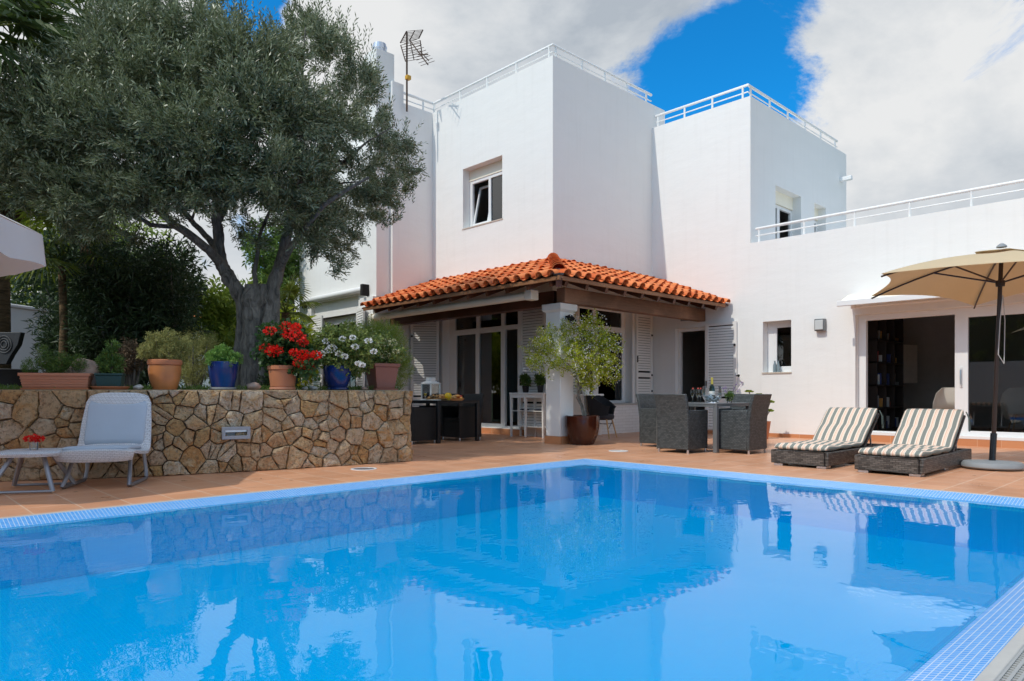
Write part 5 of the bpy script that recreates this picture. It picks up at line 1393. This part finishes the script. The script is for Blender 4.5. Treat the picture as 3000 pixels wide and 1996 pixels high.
def shell_chair(label, loc, rz):
    o = thing('shell_chair', label, 'chair', loc, rz, 'cream shell chairs inside the room')
    q = MB(); pth = [(.24,.42,.19),(.22,.45,.22),(.05,.44,.24),(-.12,.45,.25),(-.20,.50,.27),(-.24,.62,.28),(-.27,.78,.24),(-.28,.86,.16)]
    shell(q, pth, 0,0,.012, flare=.13, n=14); q.build('seat_shell', M['shell'], o, smooth=True, angle=60)
    for sx in (-1,1):
        for sy in (-1,1): MB().tube([(sx*.12,sy*.12,.43),(sx*.22,sy*.21,0)], [.016,.011], 8).build('leg', M['lwood'], o, smooth=True)
    return o
cc = shell_chair('cream shell chair seen from behind in the open doorway', (14.30,3.62,.125), R(30))
dup(cc, (14.6,2.5,.125), R(200), 'cream shell chair behind the glass with pale wooden legs')
# ================================================================ TREES
def tree_blob_leaves(name, m, blobs, ntw, tl, ll, lw, k, parent, off, spread=.7, up=.35, lo=.55, bend=.03, clump=0):
    PP=[];DD=[]; tot = sum(b[3]**2 for b in blobs)
    for (x,y,z,r) in blobs:
        c = max(6,int(ntw*r*r/tot))
        if clump:
            c = max(2,c//clump); p,d = blob_pts((x,y,z), r, c, lo, .9); d = unit(d*.8+sph(c)*.3+np.array([0,0,up]))
            q = np.repeat(p,clump,0)+RNG.normal(size=(c*clump,3))*.045; e = np.repeat(d,clump,0)+sph(c*clump)*.55
            PP.append(q); DD.append(e); continue
        p,d = blob_pts((x,y,z), r, c, lo, .9); PP.append(p); DD.append(d*.6+sph(c)*.5+np.array([0,0,up]))
    P = np.concatenate(PP); D = np.concatenate(DD)
    a,b,c,d = sprigs(P-unit(D)*tl*.4, D, k, tl, ll, lw, spread)
    return leaf_obj(name, a, b, c, d, m, parent, off=off, bend=bend)
TO = 9.6; ob_ = at(742,1142,TO); ot = thing('olive_tree', 'old olive tree with a thick twisted trunk and wide silver-green crown', 'tree', (ob_.x,ob_.y,.885))
O0 = Vector(ot.location)
def O(x,y,dt=0.0): return at(x,y,TO+dt)-O0
q = MB()
def limb(pts, rad, n=12, nz=.16, seed=0):
    P = [O(*p) for p in pts]; P2=[];R2=[]
    for i in range(len(P)-1):
        for j in range(4):
            f = j/4; P2.append(P[i].lerp(P[i+1], f)+Vector((mnoise.noise(P[i]*3+Vector((j,seed,0)))*.02,)*3)); R2.append(rad[i]+(rad[i+1]-rad[i])*f)
    P2.append(P[-1]); R2.append(rad[-1]); q.tube(P2, [r*.72 for r in R2], n, nz=nz*1.3, seed=seed)
limb([(742,1160),(738,1100),(742,1040),(748,980),(752,920),(752,870),(752,835)], [.22,.20,.21,.25,.27,.26,.20], 22, .20, 1)
limb([(705,1160,.1),(698,1090,.1),(704,1010,.1),(712,930,.1),(712,880,.05),(690,840),(668,810),(650,780),(642,740),(640,690),(636,640),(640,600)], [.14,.12,.12,.13,.15,.13,.13,.12,.10,.095,.085,.07], 14, .16, 2)
limb([(768,1150,-.08),(766,1080,-.1),(776,1010,-.1),(792,950,-.1),(800,890,0),(800,845,0),(812,800),(822,760),(836,710),(850,660),(862,620),(875,560),(885,480)], [.12,.11,.13,.14,.15,.13,.115,.10,.095,.085,.075,.06,.04], 14, .16, 3)
limb([(650,775),(620,740,-.2),(580,705,-.4),(520,665,-.6),(450,610,-.8),(380,540,-.9),(300,480,-1)], [.09,.085,.08,.07,.06,.05,.03], 10, .1, 4)
limb([(690,845),(655,800,.3),(640,740,.5),(600,690,.8),(540,620,1.0),(480,520,1.2)], [.09,.08,.07,.06,.05,.03], 10, .1, 5)
limb([(640,600),(650,520),(640,430,-.2),(620,330,-.2),(600,230),(590,150)], [.07,.06,.055,.045,.03,.02], 9, .1, 6)
limb([(640,650),(690,560,.3),(720,470,.3),(740,380,.2),(760,280,.2)], [.06,.05,.045,.035,.02], 8, .1, 7)
limb([(752,850),(745,800),(755,740),(760,690,.2),(790,620,.4),(820,540,.6)], [.05,.045,.04,.035,.03,.02], 8, .1, 8)
limb([(850,660),(890,600,.3),(940,540,.5),(1000,490,.6),(1060,430,.7)], [.07,.06,.05,.04,.02], 8, .1, 9)
limb([(812,800),(850,730,-.3),(900,660,-.5),(950,600,-.7),(1010,560,-.8),(1080,520,-.9)], [.07,.06,.05,.045,.035,.02], 8, .1, 10)
limb([(885,480),(890,380),(880,280),(890,160),(895,80)], [.04,.035,.03,.02,.01], 7, .1, 11)
limb([(520,665,-.4),(440,660,-.5),(360,610,-.6),(300,560,-.6)], [.045,.04,.03,.015], 8, .1, 12)
for k in range(60):
    x0,y0 = random.choice(((640,500),(600,300),(740,400),(880,400),(450,600),(300,500),(950,560),(1000,480),(560,650),(820,560),(900,640),(230,600)))
    x1 = x0+random.uniform(-170,170); y1 = y0-random.uniform(-60,190); d_ = random.uniform(-1.3,1.3)
    q.tube([O(x0,y0),O((x0+x1)/2,(y0+y1)/2-10,d_*.5),O(x1,y1,d_)], [.022,.014,.006], 5)
q.build('trunk', M['bark'], ot, smooth=True, angle=80)
blobs = []
def cr(x,y,r,dt): dt += .9*min(1,max(0,(x-850)/200)); v = at(x,y,TO+dt+.35); blobs.append((v.x,v.y,v.z,r*(TO+.35)/F0*random.uniform(.74,1.02)*(.86 if x > 940 else 1)))
core = [(370,110,95),(480,90,100),(600,105,100),(300,200,115),(420,225,120),(560,215,120),(690,190,100),(800,165,90),(905,120,70),(985,180,80),(1045,265,80),(180,290,115),(80,340,100),(0,390,110),(50,500,100),(150,440,120),(-60,460,110),
 (290,370,135),(440,390,140),(590,395,130),(735,340,120),(865,320,115),(985,370,110),(1075,380,80),(1125,440,70),(130,560,85),(230,570,105),(350,570,105),(470,560,105),(590,530,95),(700,520,85),(810,500,100),(930,500,105),(1035,530,85),(1110,545,70),(1060,620,70),
 (975,670,70),(900,640,75),(1000,725,38),(930,720,40),(700,620,45),(320,640,60),(200,630,55),(1115,590,55),(1150,430,45),(1165,500,35),(880,580,75),(820,610,50),(960,620,70),(1040,680,45)]
for (x,y,r) in core:
    e = 1-((x-560)/700)**2-((y-370)/430)**2; lim = math.sqrt(max(.05,e))*1.9
    cr(x,y,r,-lim*.9); cr(x+random.uniform(-30,30),y+random.uniform(-30,30),r*.9,lim*.8)
    if random.random() < .55: cr(x,y,r*.9,random.uniform(-.5,.5)*lim)
for (x,y,r) in ((893,45,24),(890,90,36),(950,75,26),(960,115,36),(1020,120,30),(660,55,34),(640,100,50),(620,20,45),(350,30,50),(450,10,60),(540,30,55),(700,90,40),(740,110,38),(770,130,40),(820,100,34),(860,100,34),(1062,190,36),(1085,250,36),(1060,330,40),(1140,380,36),(1180,440,26),(1195,430,18),(1200,500,20),(1190,560,22),(1165,600,26),(1140,650,22),(1000,765,22),(975,785,16),(905,740,26),(830,610,30),(780,610,26),(730,640,26),(740,700,18),(700,690,16),(60,570,50),(100,610,40),(260,660,36),(380,690,30)):
    cr(x,y,r,random.uniform(-.8,.3))
tree_blob_leaves('crown', M['olive'], blobs, 18000, .27, .070, .0165, 14, ot, O0, .50, .5, .62, clump=10)
tree_blob_leaves('inner_foliage', M['olive'], [(x,y,z,r*.66) for x,y,z,r in blobs if r > .33], 5600, .30, .085, .024, 11, ot, O0, .8, .2, .1)
sh = [b for b in blobs if b[2] > 3.6]
tree_blob_leaves('outer_shoots', M['olive'], [(x,y,z+.1,r*1.05) for x,y,z,r in sh if random.random() < .6], 600, .50, .075, .0175, 20, ot, O0, .48, 1.1, .8)
# ---------------------------------------------------------------- palms
def fan_palm(label, base, h, nf, fl, lean=(0,0), mat='palm', skirt=0, group=None, tr=.16, droop=1.0, azr=None):
    t = thing('fan_palm', label, 'palm tree', base, 0, group); top = Vector((lean[0],lean[1],h))
    MB().tube([(0,0,0),top*.5+Vector((.03,0,0)),top], [tr*1.25,tr,tr*.9], 12, nz=.1).build('trunk', M['barkp'], t, smooth=True)
    def fronds(n, e0, e1, L, seed, dead=False):
        PP=[];DD=[];LL=[];WW=[];SS=[]; q = MB(); rnd = random.Random(seed)
        for i in range(n):
            az = i*2.4+rnd.uniform(-.2,.2) if azr is None else rnd.uniform(*azr); el = e0+(e1-e0)*(i/max(1,n-1)); el += rnd.uniform(-.1,.1)
            d = Vector((math.cos(az)*math.cos(el),math.sin(az)*math.cos(el),math.sin(el))); pl_ = L*(.9+.2*rnd.random())
            c = top+d*pl_*.5+Vector((0,0,.1)); q.tube([top,top+d*pl_*.3+Vector((0,0,.06)),c], [.02,.014,.009], 5)
            side = d.cross(Vector((0,0,1))).normalized(); nl = 26
            for k in range(nl):
                a = (k/(nl-1)-.5)*R(230 if not dead else 120); dd = (d*math.cos(a)+side*math.sin(a)); l = pl_*.62*(1-.25*abs(k/(nl-1)-.5))
                dd.z -= .18*droop
                PP.append(c); DD.append(dd); LL.append(l*.6); WW.append(.050*L)
                dd2 = dd.copy(); dd2.z -= .42*droop; PP.append(c+dd.normalized()*l*.5); DD.append(dd2); LL.append(l*.5); WW.append(.034*L)
        return PP,DD,LL,WW,q
    a,b,c,d,q = fronds(nf, R(75), R(-35), fl, 5)
    q.build('petiole', M['palmy'], t); leaf_obj('fronds', a,b,c,d, M[mat], t, bend=.06, wide=.4)
    if skirt:
        a,b,c,d,q = fronds(skirt, R(-60), R(-86), fl*.9, 8, True)
        leaf_obj('dead_skirt', a,b,c,d, M['deadp'], t, bend=.0, wide=.4)
    return t
def ground_pt(x, t_, z=.885): v = at(x, HY, t_); return (v.x, v.y, z)
fan_palm('tall dark fan palm reaching over the top left corner', ground_pt(-190,8.3), 4.55, 26, 1.55, lean=(.25,.2), droop=.8)
fan_palm('fan palm peeking out behind the top of the olive crown', ground_pt(250,12.2), 6.55, 16, 1.3, tr=.10)
fan_palm('fan palm with a shaggy brown skirt left of the olive crown', ground_pt(-10,11.5), 3.9, 14, 1.2, skirt=22, mat='palmy')
fan_palm('slender young fan palm below the left side of the olive', ground_pt(181,10.6), 2.05, 9, 1.15, tr=.055, mat='palmy', droop=1.3)
fan_palm('fan palm leaning behind the olive trunk beside the house', ground_pt(838,14.6), 1.7, 12, .75, tr=.10, mat='palmy')
# shrubs and background trees
def shrub(label, px, t_, m, blobs, ntw, tl, ll, lw, k=9, name='shrub', cat='shrub', spread=.8, up=.3, trunk=None, group=None, lo=.35, zb=.885):
    b = at(px, HY, t_); o = thing(name, label, cat, (b.x,b.y,zb), 0, group); O_ = Vector(o.location)
    bl = []; q = MB()
    for (x,y,r,dt) in blobs:
        v = at(x,y,t_+dt); bl.append((v.x,v.y,v.z,r*t_/F0))
        q.tube([Vector((0,0,0)), (v-O_)*.5+Vector((0,0,-.1)), v-O_], [.035 if name=='tree' else .02,.02,.006], 6)
    if trunk: q.tube([(0,0,0),(0,0,trunk[1]*.5),(0.05,0,trunk[1])], [trunk[0],trunk[0]*.8,trunk[0]*.5], 10, nz=.1)
    q.build('trunk', M['bark'], o, smooth=True)
    tree_blob_leaves('crown', M[m], bl, ntw, tl, ll, lw, k, o, O_, spread, up, lo, .08)
    return o
rb_ = lambda x0,x1,y0,y1,n,r,dd=.6: [(random.uniform(x0,x1),random.uniform(y0,y1),random.uniform(r*.7,r*1.2),random.uniform(-dd,dd)) for _ in range(n)]
GH = 'dark hedge shrubs behind the planting bed'
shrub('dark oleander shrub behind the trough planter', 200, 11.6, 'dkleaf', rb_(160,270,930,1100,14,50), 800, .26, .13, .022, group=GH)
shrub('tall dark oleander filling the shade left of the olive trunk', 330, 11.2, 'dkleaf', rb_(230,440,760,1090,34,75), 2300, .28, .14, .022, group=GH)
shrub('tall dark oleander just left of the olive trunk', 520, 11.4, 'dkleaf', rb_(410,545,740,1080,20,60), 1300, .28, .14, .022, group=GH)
shrub('reddish-brown low shrub between the green pot and the amber pot', 385, 9.4, 'deadp', rb_(345,425,1010,1110,12,26,.2), 260, .12, .05, .018)
shrub('feathery rosemary shrub right of the amber pot', 565, 9.2, 'sage', rb_(530,620,1000,1120,16,32,.3), 700, .16, .045, .006, 12, up=.9)
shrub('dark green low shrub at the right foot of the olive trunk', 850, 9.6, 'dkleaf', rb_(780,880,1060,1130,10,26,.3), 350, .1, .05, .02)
GB = 'sunlit garden trees beyond the hedge'
shrub('bright lime-green tree far behind the left palm', 60, 19, 'yleaf', rb_(-60,230,560,900,26,70,1.2), 1300, .4, .20, .08, 7, 'tree','tree', trunk=(.14,2.5), group=GB, zb=-.05)
shrub('lime-green tree showing through gaps under the olive crown', 400, 22, 'ylime', rb_(230,520,640,930,24,75,1.2), 900, .45, .20, .08, 7, 'tree','tree', trunk=(.16,3), group=GB, zb=-.05)
shrub('yellow-green leafy tree directly behind the olive trunk', 640, 17, 'ylime', rb_(560,730,850,1080,20,50,.8), 1100, .3, .17, .06, 7, 'tree','tree', trunk=(.10,1.6), group=GB)
shrub('bright yellow-leaved banana-like shrub between the olive and the house', 835, 16, 'yleaf', rb_(800,890,900,1100,14,42,.6), 350, .35, .26, .09, 6, 'shrub','shrub')
shrub('tall olive-green tree beside the left corner of the house', 850, 18.5, 'mdleaf', rb_(765,855,560,900,20,48,.8), 1100, .3, .15, .05, 8, 'tree','tree', trunk=(.14,3.2), group=GB)
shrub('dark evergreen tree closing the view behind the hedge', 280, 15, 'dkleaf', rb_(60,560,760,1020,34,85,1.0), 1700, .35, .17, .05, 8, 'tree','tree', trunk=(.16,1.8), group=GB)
# neighbour's house glimpse
nb = at(600,HY,32); o = thing('neighbour_house', 'distant white house with an orange roof glimpsed behind the olive trunk', 'house', (nb.x,nb.y,0), R(20))
MB().box(-3.4,3.4,0,5,0,4.2).build('wall', M['plaster'], o); q = MB(); q.add([(-3.6,-.2,4.2),(3.6,-.2,4.2),(3.6,5.2,4.2),(-3.6,5.2,4.2),(-2.4,2.5,5.1),(2.4,2.5,5.1)], [(0,1,5,4),(1,2,5),(2,3,4,5),(3,0,4)]); q.build('roof', M['tile_o'], o)
for x in (-1.6,.4): MB().box(x,x+1.0,-.02,.0,1.8,3.1).build('window', M['glassd'], o)
# garden wall at the left with a fountain relief
ga,gb = at(-260,HY,11.8), at(150,HY,13.2); d = Vector((gb.x-ga.x,gb.y-ga.y)); L = d.length; d.normalize(); n_ = Vector((d.y,-d.x))
gw = thing('garden_wall', 'white garden wall with a sloping top at the left edge', 'wall', (ga.x,ga.y,.885)); FG = ((ga.x,ga.y),(d.x,d.y),(n_.x,n_.y))
q = MB(); 
def GP(a,b,z): return (ga.x+d.x*a+n_.x*b, ga.y+d.y*a+n_.y*b, z)
z0_, z1_ = 2.58, 2.42
q.add([GP(0,0,.88),GP(L,0,.88),GP(L,-.25,.88),GP(0,-.25,.88),GP(0,0,z0_),GP(L,0,z1_),GP(L,-.25,z1_),GP(0,-.25,z0_)], [(0,3,2,1),(4,5,6,7),(0,1,5,4),(1,2,6,5),(2,3,7,6),(3,0,4,7)])
q.build('wall_face', M['wallg'], gw, w=True)
q = MB(); q.add([GP(-.02,.03,z0_+.002),GP(L+.02,.03,z1_+.002),GP(L+.02,-.28,z1_+.002),GP(-.02,-.28,z0_+.002),GP(-.02,.03,z0_+.07),GP(L+.02,.03,z1_+.07),GP(L+.02,-.28,z1_+.07),GP(-.02,-.28,z0_+.07)], [(0,3,2,1),(4,5,6,7),(0,1,5,4),(1,2,6,5),(2,3,7,6),(3,0,4,7)])
q.build('coping', M['wallg'], gw, w=True, bevel=.02)
fp = at(4,1060,10.6); wf = thing('stone_basin', 'dark stone basin with a round relief plaque at the left edge', 'fountain', (fp.x,fp.y,.885), R(-43.7))
MB().lathe([(0,0),(.30,0),(.42,.10),(.45,.34),(.47,.36),(.42,.37),(.39,.30),(0,.28)], n=30).build('basin', simple('dark_basalt',(.03,.03,.032),.7,vs=9), wf, smooth=True)
q = MB(); q.add([(-.24,.1,.95),(.23,.1,.95),(.18,.1,.75),(.08,.1,.60),(.0,.1,.45),(-.14,.1,.45),(-.24,.1,.6)]+[(-.24,.2,.95),(.23,.2,.95),(.18,.2,.75),(.08,.2,.60),(.0,.2,.45),(-.14,.2,.45),(-.24,.2,.6)], [tuple(range(7)),tuple(range(13,6,-1))]+[(i,(i+1)%7,7+(i+1)%7,7+i) for i in range(7)])
q.build('plaque', simple('dark_plaque',(.025,.027,.03),.6,vs=20,bs=.5), wf, bevel=.01)
q = MB()
for r_ in (.13,.09,.05): q.tube([(-.03+r_*math.cos(a)*.9,.093,.76+r_*math.sin(a)) for a in np.linspace(0,6.283,25)], .008, 6)
q.build('relief', simple('worn_relief',(.12,.12,.12),.8), wf)
# hedge and low white wall behind the camera, seen only in the glass reflections
o = thing('boundary_hedge', 'dark clipped hedge along the garden boundary behind the viewer', 'hedge', (-8.0,2,0))
q = MB(); P,D = np.c_[RNG.uniform(-1,.3,1500),RNG.uniform(-9,8,1500),RNG.uniform(.2,6.2,1500)], sph(1500)
a_,b_,c_,d_ = sprigs(P,D,8,.4,.22,.09,.8); leaf_obj('foliage', a_,b_,c_,d_, M['ylime'], o)
MB().box(-.9,.0,-9,8,0,5.9).build('inner_growth', M['dkleaf'], o)
o = thing('boundary_wall', 'low white boundary wall in front of the clipped hedge', 'wall', (-7.4,2,0)); MB().box(-.1,.1,-9,8,0,2.2).build('wall_face', M['wallg'], o)
P = []
for i in range(140):
    a = RNG.random(); p = Vector((RNG.uniform(1,12),RNG.uniform(-1,9.5),.006))
    if (PU0 < p.x < PU1+.05 and .2 < p.y < PV1+.05) or (p.x < 5.4 and p.y > 7.4): continue
    P.append(p)
leaf_obj('fallen_leaves', P, np.c_[RNG.normal(size=(len(P),2)), np.full(len(P),.06)], .05, .018, M['deadp'], kind='stuff', side=np.c_[RNG.normal(size=(len(P),2)), np.zeros(len(P))])
# ================================================================ SKY, SUN, CAMERA
w = bpy.data.worlds.new('World'); sc.world = w; w.use_nodes = True; nt = w.node_tree; nt.nodes.clear()
def WN(ty, **k):
    n = nt.nodes.new(ty)
    for a,b in k.items(): setattr(n, a, b)
    return n
WLk = nt.links.new
sunv = Vector((-1,.12,1.2)).normalized()
sky = WN('ShaderNodeTexSky', sky_type='NISHITA', sun_disc=False, sun_elevation=math.asin(sunv.z), sun_rotation=R(-83.2), air_density=1.0, dust_density=.6, ozone_density=2.5)
tcw = WN('ShaderNodeTexCoord'); vec = tcw.outputs['Generated']
def wnoise(scale, det, rough=.55, dist=.3, off=(0,0,0), sc3=(1,1,1)):
    mp = WN('ShaderNodeMapping'); WLk(vec, mp.inputs[0]); mp.inputs['Location'].default_value = off; mp.inputs['Scale'].default_value = sc3
    n = WN('ShaderNodeTexNoise'); WLk(mp.outputs[0], n.inputs['Vector']); n.inputs['Scale'].default_value = scale; n.inputs['Detail'].default_value = det; n.inputs['Roughness'].default_value = rough; n.inputs['Distortion'].default_value = dist
    return n.outputs['Fac']
def wmath(op, a, b=0.0, clampv=False):
    n = WN('ShaderNodeMath', operation=op); n.use_clamp = clampv
    for i,v in enumerate((a,b)):
        if isinstance(v, bpy.types.NodeSocket): WLk(v, n.inputs[i])
        else: n.inputs[i].default_value = v
    return n.outputs[0]
def wmr(v,a,b,c,d,ty='SMOOTHSTEP'):
    n = WN('ShaderNodeMapRange', interpolation_type=ty); WLk(v, n.inputs[0])
    for i,x in enumerate((a,b,c,d)): n.inputs[i+1].default_value = x
    return n.outputs[0]
def dirpx(x,y): v = at(x,y,1)-Vector((0,0,EYE)); return v.normalized()
def near(x,y,r,amt,soft=0.0):
    n = WN('ShaderNodeVectorMath', operation='DISTANCE'); WLk(vec, n.inputs[0]); n.inputs[1].default_value = dirpx(x,y)
    return wmr(n.outputs['Value'], soft, r, amt, 0.0)
cov = wmath('ADD', wmath('MULTIPLY', wmath('SUBTRACT', wnoise(2.6, 12, .66, .5, (.3,.1,.0), (1,1,1.3)), .5), 1.9), .5)
for (x,y,r,a) in ((2120,270,.20,-.34),(2220,120,.13,-.24),(2040,190,.12,-.18),(1960,330,.14,-.18),(2030,10,.16,.10),(1880,60,.14,.10),(2380,30,.12,.12),(2300,330,.10,-.10),(725,20,.085,-.95),(60,60,.30,.30),(250,250,.4,.15),(900,100,.2,.1),(2560,120,.30,.12),(1700,200,.30,.16),(1300,200,.5,.22),(2750,450,.35,.16),(2420,200,.08,.05)):
    cov = wmath('ADD', cov, near(x,y,r,a))
mask = wmr(cov, .34, .56, 0, 1)
shade = wmath('ADD', wmath('MULTIPLY', wmath('SUBTRACT', wnoise(2.4, 9, .58, .3, (1.3,.4,.2), (1,1,1.6)), .5), 1.25), .5)
for (x,y,r,a) in ((2600,230,.28,.16),(800,80,.25,.22),(1000,60,.25,.10),(1500,60,.3,-.08),(1750,150,.25,-.05),(2850,560,.22,-.12),(1300,250,.25,-.02),(1000,200,.3,.12),(2300,100,.1,-.1),(2950,300,.2,.08)):
    shade = wmath('ADD', shade, near(x,y,r,a))
rp = WN('ShaderNodeValToRGB'); WLk(shade, rp.inputs[0]); e = rp.color_ramp.elements
e[0].position = .36; e[0].color = (.47,.525,.59,1); e[1].position = .64; e[1].color = (.87,.88,.885,1); e.new(.49).color = (.67,.71,.75,1)
bg1 = WN('ShaderNodeBackground'); tint = WN('ShaderNodeMix'); tint.data_type = 'RGBA'; tint.blend_type = 'MULTIPLY'; tint.inputs[0].default_value = 1; tint.inputs[7].default_value = (.07,.95,1.50,1)
WLk(sky.outputs[0], tint.inputs[6]); WLk(tint.outputs[2], bg1.inputs[0]); bg1.inputs[1].default_value = .13
bg2 = WN('ShaderNodeBackground'); WLk(rp.outputs[0], bg2.inputs[0])
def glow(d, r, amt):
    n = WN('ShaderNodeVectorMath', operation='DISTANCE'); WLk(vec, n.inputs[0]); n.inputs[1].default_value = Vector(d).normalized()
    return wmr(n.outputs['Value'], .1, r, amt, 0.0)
stg = wmath('ADD', wmath('ADD', glow(sunv, 1.15, 1.7), glow((.1,-1,.6), 1.2, .25)), .97); WLk(wmath('MULTIPLY', stg, .94), bg2.inputs[1])  # clouds brightened toward the sun and behind the camera, added as fill light
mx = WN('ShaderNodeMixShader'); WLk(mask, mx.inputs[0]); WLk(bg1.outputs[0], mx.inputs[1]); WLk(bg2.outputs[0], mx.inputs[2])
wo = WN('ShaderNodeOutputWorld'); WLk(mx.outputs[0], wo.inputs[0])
sl_ = bpy.data.lights.new('sun', 'SUN'); sl_.energy = 2.35; sl_.angle = R(.6); sl_.color = (1,.945,.85)
so = bpy.data.objects.new('sun', sl_); COL.objects.link(so); so.rotation_euler = (-sunv).to_track_quat('-Z','Y').to_euler(); so.location = sunv*40
cam = bpy.data.cameras.new('camera'); co = bpy.data.objects.new('camera', cam); COL.objects.link(co)
co.location = (0,0,EYE); co.rotation_euler = (R(90),0,R(-43.7)-0.0+R(0)); co.rotation_euler[2] = -(math.pi/2-math.atan2(CA,SA))
cam.sensor_width = 36; cam.lens = 36*F0/3000; cam.shift_x = 0; cam.shift_y = (HY-998)/3000; cam.clip_end = 3000; cam.clip_start = .05
sc.camera = co
sc.view_settings.view_transform = 'Standard'; sc.view_settings.look = 'None'; sc.view_settings.exposure = 0.05; sc.view_settings.gamma = 1
cy = sc.cycles; cy.max_bounces = 8; cy.diffuse_bounces = 6; cy.glossy_bounces = 4; cy.transparent_max_bounces = 12; cy.transmission_bounces = 4
cy.sample_clamp_indirect = 4; cy.use_denoising = True; cy.caustics_reflective = False; cy.caustics_refractive = False
